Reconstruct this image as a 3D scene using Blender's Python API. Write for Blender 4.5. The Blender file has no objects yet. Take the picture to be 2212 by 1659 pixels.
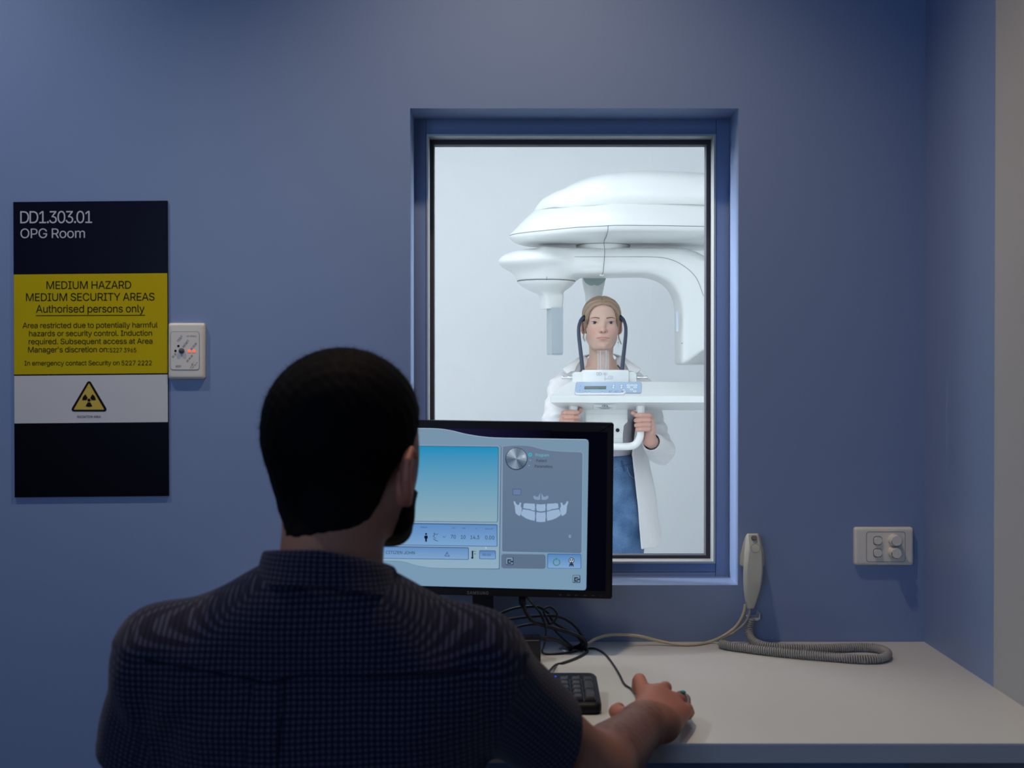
import bpy, bmesh, math, random
import numpy as np
from mathutils import Vector, Matrix
from mathutils.geometry import delaunay_2d_cdt
R = math.radians
random.seed(7)
SC = bpy.context.scene
COL = SC.collection

# ------------------------------------------------------------ camera, light, exposure
FPX = 2759.0                                   # focal length in pixels of the 2212 x 1659 frame
CAM = Vector((0.0, -2.5, 1.26))
PITCH = math.atan(24.0/FPX)                    # camera looks very slightly down
cam_d = bpy.data.cameras.new('camera')
cam_d.sensor_width = 36.0
cam_d.lens = 36.0*FPX/2212.0
cam_d.clip_start = 0.05
cam_d.dof.use_dof = True
cam_d.dof.focus_distance = 3.4
cam_d.dof.aperture_fstop = 8.0
cam_o = bpy.data.objects.new('camera', cam_d)
cam_o.location = CAM
cam_o.rotation_euler = (math.pi/2 - PITCH, 0, 0)
COL.objects.link(cam_o)
SC.camera = cam_o

SC.view_settings.view_transform = 'Standard'
SC.view_settings.look = 'None'
SC.view_settings.gamma = 1.0
SC.view_settings.use_curve_mapping = False
SC.view_settings.exposure = 0.0
try:
    SC.cycles.use_denoising = True
    SC.cycles.max_bounces = 8
    SC.cycles.diffuse_bounces = 5
    SC.cycles.transparent_max_bounces = 12
    SC.cycles.sample_clamp_indirect = 6.0
    SC.cycles.caustics_reflective = False
    SC.cycles.caustics_refractive = False
except Exception:
    pass

wd = bpy.data.worlds.new('world'); SC.world = wd
wd.use_nodes = True
wd.node_tree.nodes['Background'].inputs[0].default_value = (0.25, 0.4, 0.8, 1)
wd.node_tree.nodes['Background'].inputs[1].default_value = 0.02

ROOM_Z = 2.70
XRAY_Z = 3.0

def light(name, kind, loc, power, color, target=None, **kw):
    d = bpy.data.lights.new(name, kind)
    d.energy = power; d.color = color
    for k, v in kw.items():
        setattr(d, k, v)
    o = bpy.data.objects.new(name, d)
    o.location = loc
    if target is not None:
        dv = Vector(target) - Vector(loc)
        o.rotation_euler = dv.to_track_quat('-Z', 'Y').to_euler()
    COL.objects.link(o)
    return o

# control room: a warm recessed spot close to the wall, weaker ones further back, an added blue fill from behind
light('spot_wall', 'SPOT', (0.03, -0.56, ROOM_Z-0.035), 43, (1.0, 0.77, 0.53), (0.03, -0.56, 0), spot_size=R(108), spot_blend=0.75, shadow_soft_size=0.035)
light('spot_left', 'SPOT', (-1.22, -0.56, ROOM_Z-0.035), 34, (0.98, 0.92, 0.86), (-1.22, -0.56, 0), spot_size=R(112), spot_blend=0.75, shadow_soft_size=0.035)
light('spot_desk', 'SPOT', (0.36, -0.92, ROOM_Z-0.035), 7, (1.0, 0.86, 0.68), (0.30, -0.60, 0.73), spot_size=R(36), spot_blend=0.8, shadow_soft_size=0.04)
light('spot_rear', 'SPOT', (-0.55, -2.75, ROOM_Z-0.035), 3, (1.0, 0.90, 0.78), (-0.5, -0.6, 1.4), spot_size=R(120), spot_blend=0.9, shadow_soft_size=0.05)
light('blue_fill_rear', 'AREA', (-1.3, -4.5, 1.7), 26, (0.36, 0.58, 1.0), (-0.6, 0.0, 1.3), shape='RECTANGLE', size=1.3, size_y=1.3)  # added blue fill; the rear wall has no window
# x-ray room: a cool ceiling panel, then added lights for far wall, machine and window reveals
light('panel_left', 'AREA', (-0.75, 1.9, XRAY_Z-0.05), 21, (0.89, 0.95, 1.0), (-0.75, 1.9, 0), shape='RECTANGLE', size=1.2, size_y=1.2)
light('added_far_washer', 'AREA', (0.15, 3.30, XRAY_Z-0.05), 6, (0.89, 0.95, 1.0), (0.15, 4.20, 0.9), shape='RECTANGLE', size=2.6, size_y=0.3, spread=R(120))  # added washer, brightens the far wall only
light('xray_left_fill', 'AREA', (-1.9, 1.6, 1.6), 15, (0.88, 0.95, 1.0), (0.4, 2.0, 1.3), shape='RECTANGLE', size=1.2, size_y=1.8)  # added soft fill from the left; no window in that wall
light('added_front_lamp', 'AREA', (0.1, 0.245, 2.45), 13, (0.90, 0.955, 1.0), (0.15, 3.2, 1.5), shape='RECTANGLE', size=1.8, size_y=0.5)  # added frontal light for the machine and far wall
light('added_reveal_lamp', 'AREA', (-1.92, 0.765, 1.95), 46, (0.93, 0.97, 1.0), (0.35, 0.14, 1.35), shape='RECTANGLE', size=0.10, size_y=1.5, spread=R(64))  # added to brighten the right window reveal
light('added_reveal_lamp_right', 'AREA', (2.22, 0.765, 1.95), 26, (0.93, 0.97, 1.0), (-0.1, 0.14, 1.35), shape='RECTANGLE', size=0.10, size_y=1.5, spread=R(64))  # added to brighten the left window reveal

# ------------------------------------------------------------ where a sight line meets a plane
_c, _s = math.cos(PITCH), math.sin(PITCH)
def ray(px, py):
    x = (px-1106.0)/FPX; v = -(py-829.5)/FPX
    return Vector((x, _c + v*_s, -_s + v*_c))
def P(px, py, y):
    d = ray(px, py)
    return CAM + d*((y-CAM.y)/d.y)
def PZ(px, py, z):
    d = ray(px, py)
    return CAM + d*((z-CAM.z)/d.z)
def PN(px, py, o, n):
    d = ray(px, py)
    return CAM + d*((o-CAM).dot(n)/d.dot(n))

# ------------------------------------------------------------ materials
def _nt(name):
    m = bpy.data.materials.new(name); m.use_nodes = True
    nt = m.node_tree
    return m, nt, nt.nodes['Principled BSDF']
def srgb(r, g, b):
    def f(c):
        c /= 255.0
        return c/12.92 if c <= 0.04045 else ((c+0.055)/1.055)**2.4
    return (f(r), f(g), f(b))
def mat(name, col, rough=0.5, metal=0.0, var=0.06, scale=12.0, bump=0.0, bscale=200.0, spec=0.5, sheen=0.0, coat=0.0, sss=0.0):
    m, nt, b = _nt(name)
    n = nt.nodes; l = nt.links
    tc = n.new('ShaderNodeTexCoord')
    nz = n.new('ShaderNodeTexNoise'); nz.inputs['Scale'].default_value = scale; nz.inputs['Detail'].default_value = 4
    l.new(tc.outputs['Object'], nz.inputs['Vector'])
    mx = n.new('ShaderNodeMix'); mx.data_type = 'RGBA'
    a = [max(0, c*(1-var)) for c in col]; c2 = [min(1, c*(1+var)) for c in col]
    mx.inputs[6].default_value = (*a, 1); mx.inputs[7].default_value = (*c2, 1)
    l.new(nz.outputs['Fac'], mx.inputs[0])
    l.new(mx.outputs[2], b.inputs['Base Color'])
    b.inputs['Roughness'].default_value = rough
    b.inputs['Metallic'].default_value = metal
    b.inputs['Specular IOR Level'].default_value = spec
    if sheen: b.inputs['Sheen Weight'].default_value = sheen
    if coat: b.inputs['Coat Weight'].default_value = coat
    if sss:
        b.inputs['Subsurface Weight'].default_value = sss
        b.inputs['Subsurface Radius'].default_value = (0.012, 0.004, 0.002)
        b.inputs['Subsurface Scale'].default_value = 1.0
    if bump:
        n2 = n.new('ShaderNodeTexNoise'); n2.inputs['Scale'].default_value = bscale; n2.inputs['Detail'].default_value = 3
        l.new(tc.outputs['Object'], n2.inputs['Vector'])
        bp = n.new('ShaderNodeBump'); bp.inputs['Strength'].default_value = bump; bp.inputs['Distance'].default_value = 0.001
        l.new(n2.outputs['Fac'], bp.inputs['Height'])
        l.new(bp.outputs['Normal'], b.inputs['Normal'])
    m['_'] = 1
    return m
def emit(name, rgb, k=1.0, gloss=0.0):
    m, nt, b = _nt(name)
    c = srgb(*rgb)
    b.inputs['Base Color'].default_value = (0.0, 0.0, 0.0, 1)
    b.inputs['Roughness'].default_value = 0.5
    b.inputs['Specular IOR Level'].default_value = 0.0
    b.inputs['Emission Color'].default_value = (*c, 1)
    b.inputs['Emission Strength'].default_value = k
    return m
_em = {}
def E(*rgb):
    if rgb not in _em: _em[rgb] = emit('display_%d_%d_%d' % rgb, rgb)
    return _em[rgb]
def emit_grad(name, top, bot, left=None, z=True):
    """a picture on a display: vertical gradient over the mesh's own bounding box"""
    m, nt, b = _nt(name)
    n = nt.nodes; l = nt.links
    tc = n.new('ShaderNodeTexCoord'); sp = n.new('ShaderNodeSeparateXYZ')
    l.new(tc.outputs['Generated'], sp.inputs[0])
    mx = n.new('ShaderNodeMix'); mx.data_type = 'RGBA'
    mx.inputs[6].default_value = (*srgb(*bot), 1); mx.inputs[7].default_value = (*srgb(*top), 1)
    l.new(sp.outputs['Z' if z else 'X'], mx.inputs[0])
    b.inputs['Base Color'].default_value = (0, 0, 0, 1); b.inputs['Specular IOR Level'].default_value = 0.0
    l.new(mx.outputs[2], b.inputs['Emission Color']); b.inputs['Emission Strength'].default_value = 1.0
    return m
def glass_thin(name, tint=(1, 1, 1), refl=0.05):
    m = bpy.data.materials.new(name); m.use_nodes = True
    nt = m.node_tree; n = nt.nodes; l = nt.links
    n.remove(n['Principled BSDF'])
    t = n.new('ShaderNodeBsdfTransparent'); t.inputs[0].default_value = (*tint, 1)
    g = n.new('ShaderNodeBsdfGlossy'); g.inputs['Roughness'].default_value = 0.02
    f = n.new('ShaderNodeLayerWeight'); f.inputs['Blend'].default_value = 0.5      # grazing reflection, the same on both faces
    pw = n.new('ShaderNodeMath'); pw.operation = 'POWER'; pw.inputs[1].default_value = 5.0; l.new(f.outputs['Facing'], pw.inputs[0])
    ml = n.new('ShaderNodeMath'); ml.operation = 'MULTIPLY_ADD'; ml.inputs[1].default_value = 0.8; ml.inputs[2].default_value = refl; l.new(pw.outputs[0], ml.inputs[0])
    mx = n.new('ShaderNodeMixShader'); l.new(ml.outputs[0], mx.inputs[0])
    l.new(t.outputs[0], mx.inputs[1]); l.new(g.outputs[0], mx.inputs[2])
    l.new(mx.outputs[0], n['Material Output'].inputs['Surface'])
    return m
def glass_solid(name):
    m, nt, b = _nt(name)
    b.inputs['Base Color'].default_value = (0.98, 0.99, 1, 1)
    b.inputs['Roughness'].default_value = 0.02
    b.inputs['Transmission Weight'].default_value = 1.0
    b.inputs['IOR'].default_value = 1.3
    return m

WALLBLUE = (0.188, 0.262, 0.445)
M = {}
M['wall_blue'] = mat('wall_paint_blue', WALLBLUE, 0.42, var=0.025, scale=3, bump=0.02, bscale=350, spec=0.5)
M['wall_white'] = mat('wall_paint_white', (0.40, 0.405, 0.41), 0.6, var=0.02, scale=3, bump=0.04, bscale=350, spec=0.3)
M['xray_white'] = mat('xray_wall_white', (0.80, 0.825, 0.84), 0.7, var=0.012, scale=1.5, bump=0.03, spec=0.2)
M['ceiling'] = mat('ceiling_white', (0.62, 0.64, 0.68), 0.8, var=0.02)
M['floor'] = mat('vinyl_floor', (0.10, 0.11, 0.13), 0.45, var=0.2, scale=40)
M['xfloor'] = mat('pale_vinyl', (0.66, 0.69, 0.71), 0.4, var=0.05, scale=30)
M['alu'] = mat('aluminium_frame', (0.42, 0.44, 0.45), 0.42, metal=0.35, var=0.03, scale=60)
M['gasket'] = mat('dark_gasket', (0.03, 0.03, 0.045), 0.6)
M['desk'] = mat('white_laminate', (0.585, 0.595, 0.58), 0.38, var=0.02, scale=20, bump=0.02, bscale=600)
M['desk_edge'] = mat('laminate_edge', (0.44, 0.44, 0.45), 0.45, var=0.03)
M['black'] = mat('black_plastic', (0.0055, 0.0055, 0.0085), 0.5, var=0.15, bump=0.08, bscale=900, spec=0.25)
M['black_gloss'] = mat('black_gloss', (0.006, 0.006, 0.010), 0.18, var=0.1)
M['black_print'] = mat('black_print', (0.010, 0.009, 0.010), 0.6, spec=0.08)
M['cream'] = mat('cream_plastic', (0.70, 0.67, 0.60), 0.42, var=0.03, scale=30)
M['ivory'] = mat('ivory_plastic', (0.56, 0.545, 0.46), 0.36, var=0.03, scale=30)
M['cord_grey'] = mat('grey_cord', (0.29, 0.285, 0.28), 0.45, var=0.05)
M['cable_beige'] = mat('beige_cable', (0.52, 0.46, 0.33), 0.5)
M['chrome'] = mat('chrome', (0.75, 0.76, 0.78), 0.16, metal=1.0, var=0.02)
M['steel'] = mat('steel', (0.5, 0.5, 0.52), 0.3, metal=1.0)
M['machine'] = mat('machine_white', (0.76, 0.785, 0.775), 0.32, var=0.012, scale=5, coat=0.25)
M['machine_grey'] = mat('sensor_grey', (0.40, 0.46, 0.50), 0.4, var=0.03)

# ------------------------------------------------------------ mesh helpers
def link_mesh(name, me, material=None, parent=None, smooth=False):
    o = bpy.data.objects.new(name, me)
    COL.objects.link(o)
    if material is not None:
        for mm in (material if isinstance(material, (list, tuple)) else [material]):
            me.materials.append(mm)
    if parent is not None:
        o.parent = parent
        o.matrix_parent_inverse = Matrix.Translation(-parent.location) if parent.type == 'EMPTY' and parent.parent is None else parent_inv(parent)
    if smooth:
        me.polygons.foreach_set('use_smooth', [True]*len(me.polygons))
    return o
def parent_inv(p):
    m = Matrix.Identity(4)
    q = p
    chain = []
    while q is not None:
        chain.append(q); q = q.parent
    w = Matrix.Identity(4)
    for q in reversed(chain):
        w = w @ (q.matrix_parent_inverse if q.parent else Matrix.Identity(4)) @ q.matrix_basis
    return w.inverted()
def obj(name, bm, material=None, parent=None, smooth=False, auto=None):
    bmesh.ops.recalc_face_normals(bm, faces=bm.faces[:]) if getattr(bm, '_recalc', True) and auto != 'keep' else None
    me = bpy.data.meshes.new(name); bm.to_mesh(me); bm.free()
    o = link_mesh(name, me, material, parent, smooth)
    if smooth and auto != 'keep':
        me.set_sharp_from_angle(angle=R(40))
    return o
def tag(o, label=None, cat=None, group=None, kind=None):
    if label: o['label'] = label
    if cat: o['category'] = cat
    if group: o['group'] = group
    if kind: o['kind'] = kind
    return o
def thing(name, loc, label, cat, group=None):
    o = bpy.data.objects.new(name, None); o.empty_display_size = 0.1
    o.location = loc; COL.objects.link(o)
    return tag(o, label, cat, group)
def box(bm, lo, hi, bev=0.0, seg=2, mi=0):
    lo = Vector(lo); hi = Vector(hi)
    c = (lo+hi)/2; s = hi-lo
    r = bmesh.ops.create_cube(bm, size=1.0, matrix=Matrix.Translation(c) @ Matrix.Diagonal((abs(s.x), abs(s.y), abs(s.z), 1)))
    if bev > 0:
        es = list({e for v in r['verts'] for e in v.link_edges})
        bmesh.ops.bevel(bm, geom=es, offset=bev, segments=seg, profile=0.5, affect='EDGES')
    return bm
def prism(bm, pts, vec):
    """closed outline of 3-D points swept along vec"""
    vec = Vector(vec)
    a = [bm.verts.new(p) for p in pts]; b = [bm.verts.new(Vector(p)+vec) for p in pts]
    n = len(a)
    fs = [bm.faces.new(a), bm.faces.new(b[::-1])]
    for i in range(n):
        fs.append(bm.faces.new((a[i], b[i], b[(i+1) % n], a[(i+1) % n])))
    return a, b, fs
def ring_loft(bm, rings, closed=True, caps=True):
    vr = [[bm.verts.new(p) for p in r] for r in rings]
    n = len(vr[0])
    for a, b in zip(vr[:-1], vr[1:]):
        for i in range(n if closed else n-1):
            bm.faces.new((a[i], a[(i+1) % n], b[(i+1) % n], b[i]))
    if caps:
        bm.faces.new(vr[0][::-1]); bm.faces.new(vr[-1])
    return vr
def spline(pts, n=8, closed=False):
    pts = [Vector(p) for p in pts]; out = []
    m = len(pts)
    rng = range(m) if closed else range(m-1)
    for i in rng:
        p0 = pts[(i-1) % m] if closed or i > 0 else pts[0]*2-pts[1]
        p1 = pts[i]; p2 = pts[(i+1) % m]
        p3 = pts[(i+2) % m] if closed or i+2 < m else p2*2-p1
        for k in range(n):
            t = k/n
            out.append(0.5*((2*p1)+(-p0+p2)*t+(2*p0-5*p1+4*p2-p3)*t*t+(-p0+3*p1-3*p2+p3)*t**3))
    if not closed: out.append(pts[-1].copy())
    return out
def tube(bm, pts, r, seg=8, caps=True):
    pts = [Vector(p) for p in pts]
    rr = r if isinstance(r, (list, tuple)) else [r]*len(pts)
    t0 = (pts[1]-pts[0]).normalized()
    up = Vector((0, 0, 1)) if abs(t0.z) < 0.9 else Vector((1, 0, 0))
    nrm = (up - t0*up.dot(t0)).normalized()
    rings = []
    for i, p in enumerate(pts):
        t = (pts[min(i+1, len(pts)-1)]-pts[max(i-1, 0)])
        t = t.normalized() if t.length > 1e-9 else t0
        nrm = (nrm - t*nrm.dot(t))
        nrm = nrm.normalized() if nrm.length > 1e-6 else t.orthogonal().normalized()
        bn = t.cross(nrm)
        rings.append([p + (nrm*math.cos(2*math.pi*k/seg)+bn*math.sin(2*math.pi*k/seg))*rr[i] for k in range(seg)])
    ring_loft(bm, rings, True, caps)
    return bm
def lathe(bm, prof, c, axis='Z', seg=32, M4=None):
    """prof: list of (radius, height) along axis from c"""
    rings = []
    for r, h in prof:
        ring = []
        for k in range(seg):
            a = 2*math.pi*k/seg
            if axis == 'Z': v = Vector((r*math.cos(a), r*math.sin(a), h))
            elif axis == 'Y': v = Vector((r*math.cos(a), h, r*math.sin(a)))
            else: v = Vector((h, r*math.cos(a), r*math.sin(a)))
            if M4 is not None: v = M4 @ v
            ring.append(Vector(c)+v)
        rings.append(ring)
    ring_loft(bm, rings)
    return bm
def rrect(x0, y0, x1, y1, r, n=5):
    """rounded rectangle outline in 2-D"""
    out = []
    for cx, cy, a0 in ((x1-r, y1-r, 0), (x0+r, y1-r, 90), (x0+r, y0+r, 180), (x1-r, y0+r, 270)):
        for k in range(n+1):
            a = R(a0+90*k/n); out.append((cx+r*math.cos(a), cy+r*math.sin(a)))
    return out
def fill2d(bm, pts, fn):
    """flat outline, concave or not, cut into triangles"""
    n = len(pts)
    r = delaunay_2d_cdt([Vector((float(p[0]), float(p[1]))) for p in pts], [], [list(range(n))], 1, 1e-6)
    vs = [bm.verts.new(fn(p.x, p.y)) for p in r[0]]
    for f in r[2]:
        bm.faces.new([vs[i] for i in f])
    return bm
_font = {}
try:      # the sans face that ships inside Blender itself
    import os
    FONT = bpy.data.fonts.load(os.path.join(bpy.utils.resource_path('LOCAL'), 'datafiles', 'fonts', 'Inter.woff2'))
except Exception:
    FONT = None
def text_polys(s, bold=False, spacing=1.0):
    """flat lettering as (verts2d, faces) normalised so that a capital H is 1 high, baseline at 0"""
    def make(t):
        cu = bpy.data.curves.new('t', 'FONT'); cu.body = t; cu.size = 1.0
        cu.space_character = spacing
        if FONT is not None: cu.font = FONT
        cu.resolution_u = 4
        cu.fill_mode = 'NONE'
        if bold: cu.offset = 0.02
        o = bpy.data.objects.new('t', cu); COL.objects.link(o)
        dg = bpy.context.evaluated_depsgraph_get(); dg.update()
        me = bpy.data.meshes.new_from_object(o.evaluated_get(dg))
        V = np.array([(p.co.x*10, p.co.y*10) for p in me.vertices]); ed = [tuple(e.vertices) for e in me.edges]
        r = delaunay_2d_cdt([Vector(q) for q in V], ed, [], 0, 1e-5)
        T = np.array([(p.x, p.y) for p in r[0]]); F = np.array([list(q) for q in r[2]])
        c = T[F].mean(1)                            # keep what the outlines wind round (they may overlap)
        dr = np.array([(min(q), max(q)) if abs(q[0]-q[1]) == 1 else (max(q), min(q)) for q in ed])
        pa, pb = V[dr[:, 0]], V[dr[:, 1]]
        x, y = c[:, 0:1], c[:, 1:2]
        side = (pb[:, 0]-pa[:, 0])*(y-pa[:, 1])-(x-pa[:, 0])*(pb[:, 1]-pa[:, 1])
        wn = ((pa[:, 1] <= y) & (pb[:, 1] > y) & (side > 0)).sum(1)-((pa[:, 1] > y) & (pb[:, 1] <= y) & (side < 0)).sum(1)
        v = [tuple(q*0.1) for q in T]; f = [tuple(int(i) for i in q) for q in F[wn != 0]]
        bpy.data.objects.remove(o); bpy.data.curves.remove(cu); bpy.data.meshes.remove(me)
        return v, f
    if 'H' not in _font:
        v, f = make('H'); _font['H'] = max(p[1] for p in v)
    k = 1.0/_font['H']
    v, f = make(s)
    return [(x*k, y*k) for x, y in v], f
def lettering(name, s, x0, x1, ybase, cap, fn, material, parent, bold=False, spacing=1.0, ang=0.0):
    """lettering that runs from x0 to x1 with its baseline at ybase; fn maps 2-D (x right, y down) to space"""
    v, f = text_polys(s, bold, spacing)
    mn = min(p[0] for p in v); mx = max(p[0] for p in v)
    bm = bmesh.new()
    ca, sa = math.cos(R(ang)), math.sin(R(ang))
    vs = []
    for x, y in v:
        X = (x-mn)/(mx-mn)*(x1-x0); Y = y*cap
        vs.append(bm.verts.new(fn(x0+X*ca-Y*sa, ybase-X*sa-Y*ca)))
    for ff in f:
        try: bm.faces.new([vs[i] for i in ff])
        except ValueError: pass
    return obj(name, bm, material, parent)
# ------------------------------------------------------------ the two rooms
def wall_pt(px, py, off=0.0):
    return P(px, py, 0.0) + Vector((0, -off, 0))
XR = P(1997, 900, 0).x                        # right side wall
XL = -2.3; YB = -4.6
WX0 = P(886, 700, 0).x; WX1 = P(1595, 700, 0).x
WZ1 = P(1240, 234, 0).z; WZ0 = P(1240, 1264, 0).z
WT = 0.20                                     # wall thickness
REC = 0.110                                   # depth of the recess on this side
GY = 0.150                                    # the glass
IX0 = P(938, 700, GY).x; IX1 = P(1525, 700, GY).x
IZ1 = P(1240, 313, GY).z; IZ0 = P(1240, 1199, GY).z
FX0 = P(922, 700, REC).x; FX1 = P(1545, 700, REC).x
FZ1 = P(1240, 291, REC).z; FZ0 = P(1240, 1216, REC).z

def holed(bm, X0, X1, Z0, Z1, hx0, hx1, hz0, hz1, y0, y1):
    for lo, hi in (((X0, y0, Z0), (hx0, y1, Z1)), ((hx1, y0, Z0), (X1, y1, Z1)),
                   ((hx0, y0, hz1), (hx1, y1, Z1)), ((hx0, y0, Z0), (hx1, y1, hz0))):
        box(bm, lo, hi)
def S(name, bm, m, **k): return tag(obj(name, bm, m, **k), kind='structure')
bm = bmesh.new(); holed(bm, XL-0.1, XR+0.12, -0.02, 3.12, WX0, WX1, WZ0, WZ1, 0.0, REC)
S('wall_back', bm, M['wall_blue'])
bm = bmesh.new(); holed(bm, XL-0.1, 2.5, -0.02, 3.12, FX0, FX1, FZ0, FZ1, REC, WT)
S('wall_partition', bm, [M['wall_blue']])
# side wall: blue near the window wall, white further out
YS = XR/ray(2148, 900).x*ray(2148, 900).y + CAM.y
bm = bmesh.new(); box(bm, (XR, YS, -0.02), (XR+0.12, 0.0, 3.12)); S('wall_right', bm, M['wall_blue'])
bm = bmesh.new(); box(bm, (XR, YB, -0.02), (XR+0.12, YS, 3.12)); S('wall_right_front', bm, M['wall_white'])
bm = bmesh.new(); box(bm, (XL-0.1, YB, -0.02), (XL, 0.0, 3.12)); S('wall_left', bm, M['wall_white'])
bm = bmesh.new(); box(bm, (XL-0.1, YB-0.1, -0.02), (XR+0.12, YB, 3.12)); S('wall_rear', bm, M['wall_white'])
bm = bmesh.new(); box(bm, (XL-0.1, YB-0.1, -0.08), (XR+0.12, WT, -0.0)); S('floor', bm, M['floor'])
bm = bmesh.new(); box(bm, (XL-0.1, YB-0.1, ROOM_Z), (XR+0.12, 0.0, ROOM_Z+0.08)); S('ceiling', bm, M['ceiling'])
# x-ray room
XF = 4.25
bm = bmesh.new(); box(bm, (-2.1, XF, -0.02), (2.4, XF+0.1, 3.1)); S('wall_xray_far', bm, M['xray_white'])
bm = bmesh.new(); box(bm, (-2.1, WT, -0.02), (-2.0, XF, 3.1)); S('wall_xray_left', bm, M['xray_white'])
bm = bmesh.new(); box(bm, (2.3, WT, -0.02), (2.4, XF, 3.1)); S('wall_xray_right', bm, M['xray_white'])
bm = bmesh.new(); holed(bm, -2.0, 2.3, 0.0, XRAY_Z, FX0, FX1, FZ0, FZ1, WT, WT+0.012); S('wall_xray_window', bm, M['xray_white'])
bm = bmesh.new(); box(bm, (-2.1, WT, XRAY_Z), (2.4, XF+0.1, XRAY_Z+0.08)); S('ceiling_xray', bm, M['ceiling'])
bm = bmesh.new(); box(bm, (-2.1, WT, -0.08), (2.4, XF+0.1, 0.0)); S('floor_xray', bm, M['xfloor'])

# ------------------------------------------------------------ window: aluminium frame, dark gasket, lead glass
win = tag(bpy.data.objects.new('window_1', None), kind='structure'); COL.objects.link(win)
win.location = ((FX0+FX1)/2, GY, FZ0)
def frame_ring(bm, o, i, y0, y1):
    """rectangular ring; o,i = (x0,z0,x1,z1) outer / inner; mitred"""
    def q(r, y): return [Vector((r[0], y, r[1])), Vector((r[2], y, r[1])), Vector((r[2], y, r[3])), Vector((r[0], y, r[3]))]
    A = [bm.verts.new(p) for p in q(o, y0)]; B = [bm.verts.new(p) for p in q(i, y0)]
    C = [bm.verts.new(p) for p in q(o, y1)]; D = [bm.verts.new(p) for p in q(i, y1)]
    for k in range(4):
        j = (k+1) % 4
        bm.faces.new((A[k], A[j], B[j], B[k])); bm.faces.new((B[k], B[j], D[j], D[k]))
        bm.faces.new((D[k], D[j], C[j], C[k])); bm.faces.new((C[k], C[j], A[j], A[k]))
lip = 0.004
bm = bmesh.new()
fo = (FX0, FZ0, FX1, FZ1)
fi = (FX0+lip, FZ0+lip, FX1-lip, FZ1-lip)
frame_ring(bm, fo, fi, REC-0.006, GY+0.03)
obj('window_frame', bm, M['alu'], win)
bm = bmesh.new(); frame_ring(bm, fi, (IX0, IZ0, IX1, IZ1), GY-0.004, GY+0.026)
obj('gasket', bm, M['gasket'], win)
bm = bmesh.new(); box(bm, (IX0-0.002, GY+0.004, IZ0-0.002), (IX1+0.002, GY+0.012, IZ1+0.002))
obj('glass', bm, glass_thin('lead_glass', (0.985, 0.99, 0.995), 0.03), win)
# flat cover panels of the recess, joined beside the frame
bm = bmesh.new()
for x in (FX0-0.0015, FX1+0.0010):
    box(bm, (x-0.0004, REC-0.0006, WZ0), (x+0.0004, REC+0.001, WZ1))
box(bm, (FX0, REC-0.0006, FZ0-0.0183), (FX1, REC+0.001, FZ0-0.0175))
obj('joint', bm, M['gasket'], win)

# ------------------------------------------------------------ ceiling lamps that carry the spots
M['lamp_lens'] = emit('lamp_lens', (255, 236, 205), 3.0)
for nm, x, y in (('a', 0.03, -0.56), ('b', 0.36, -0.92), ('c', -0.55, -2.75), ('d', -1.22, -0.56)):
    t = thing('downlight', (x, y, ROOM_Z), {'a': 'recessed ceiling downlight nearest the blue window wall', 'b': 'recessed ceiling downlight over the desk front',
              'c': 'recessed ceiling downlight behind the seated person', 'd': 'recessed ceiling downlight above the hazard sign'}[nm], 'light', 'recessed downlights of the control room')
    bm = bmesh.new()
    lathe(bm, [(0.036, 0.0), (0.036, -0.012), (0.048, -0.012), (0.048, 0.0)], (x, y, ROOM_Z)); obj('trim_ring', bm, M['alu'], t, True)
    bm = bmesh.new(); lathe(bm, [(0.030, -0.003), (0.030, -0.0005)], (x, y, ROOM_Z)); obj('lens', bm, M['lamp_lens'], t)
for x, y, hx_, hy_, lb in ((-0.75, 1.9, 0.62, 0.62, 'square white ceiling light panel left of the x-ray machine'), (0.15, 3.30, 1.34, 0.20, 'long white washer panel added along the far wall of the x-ray room')):  # the long one houses the added far-wall washer
    t = thing('ceiling_panel', (x, y, XRAY_Z), lb, 'light', 'ceiling panels of the x-ray room')
    bm = bmesh.new(); box(bm, (x-hx_, y-hy_, XRAY_Z-0.03), (x+hx_, y+hy_, XRAY_Z), 0.005); obj('housing', bm, M['machine'], t)
t = thing('added_reveal_lamp', (-2.0, 0.765, 1.15), 'tall slim white lamp added on the left wall of the x-ray room', 'light')  # housing for the added light on the right reveal
bm = bmesh.new(); box(bm, (-2.0, 0.69, 1.15), (-1.95, 0.84, 2.75), 0.008); obj('housing', bm, M['machine'], t)
t = thing('added_reveal_lamp', (2.3, 0.765, 1.15), 'tall slim white lamp added on the right wall of the x-ray room', 'light')  # housing for the added light on the left reveal
bm = bmesh.new(); box(bm, (2.25, 0.69, 1.15), (2.3, 0.84, 2.75), 0.008); obj('housing', bm, M['machine'], t)
t = thing('added_front_panel', (0.1, 0.212, 2.2), 'wide white light panel added above the window inside the x-ray room', 'light')  # housing for the added frontal light
bm = bmesh.new(); box(bm, (-0.82, 0.212, 2.18), (1.02, 0.238, 2.72), 0.005); obj('housing', bm, M['machine'], t)
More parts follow.
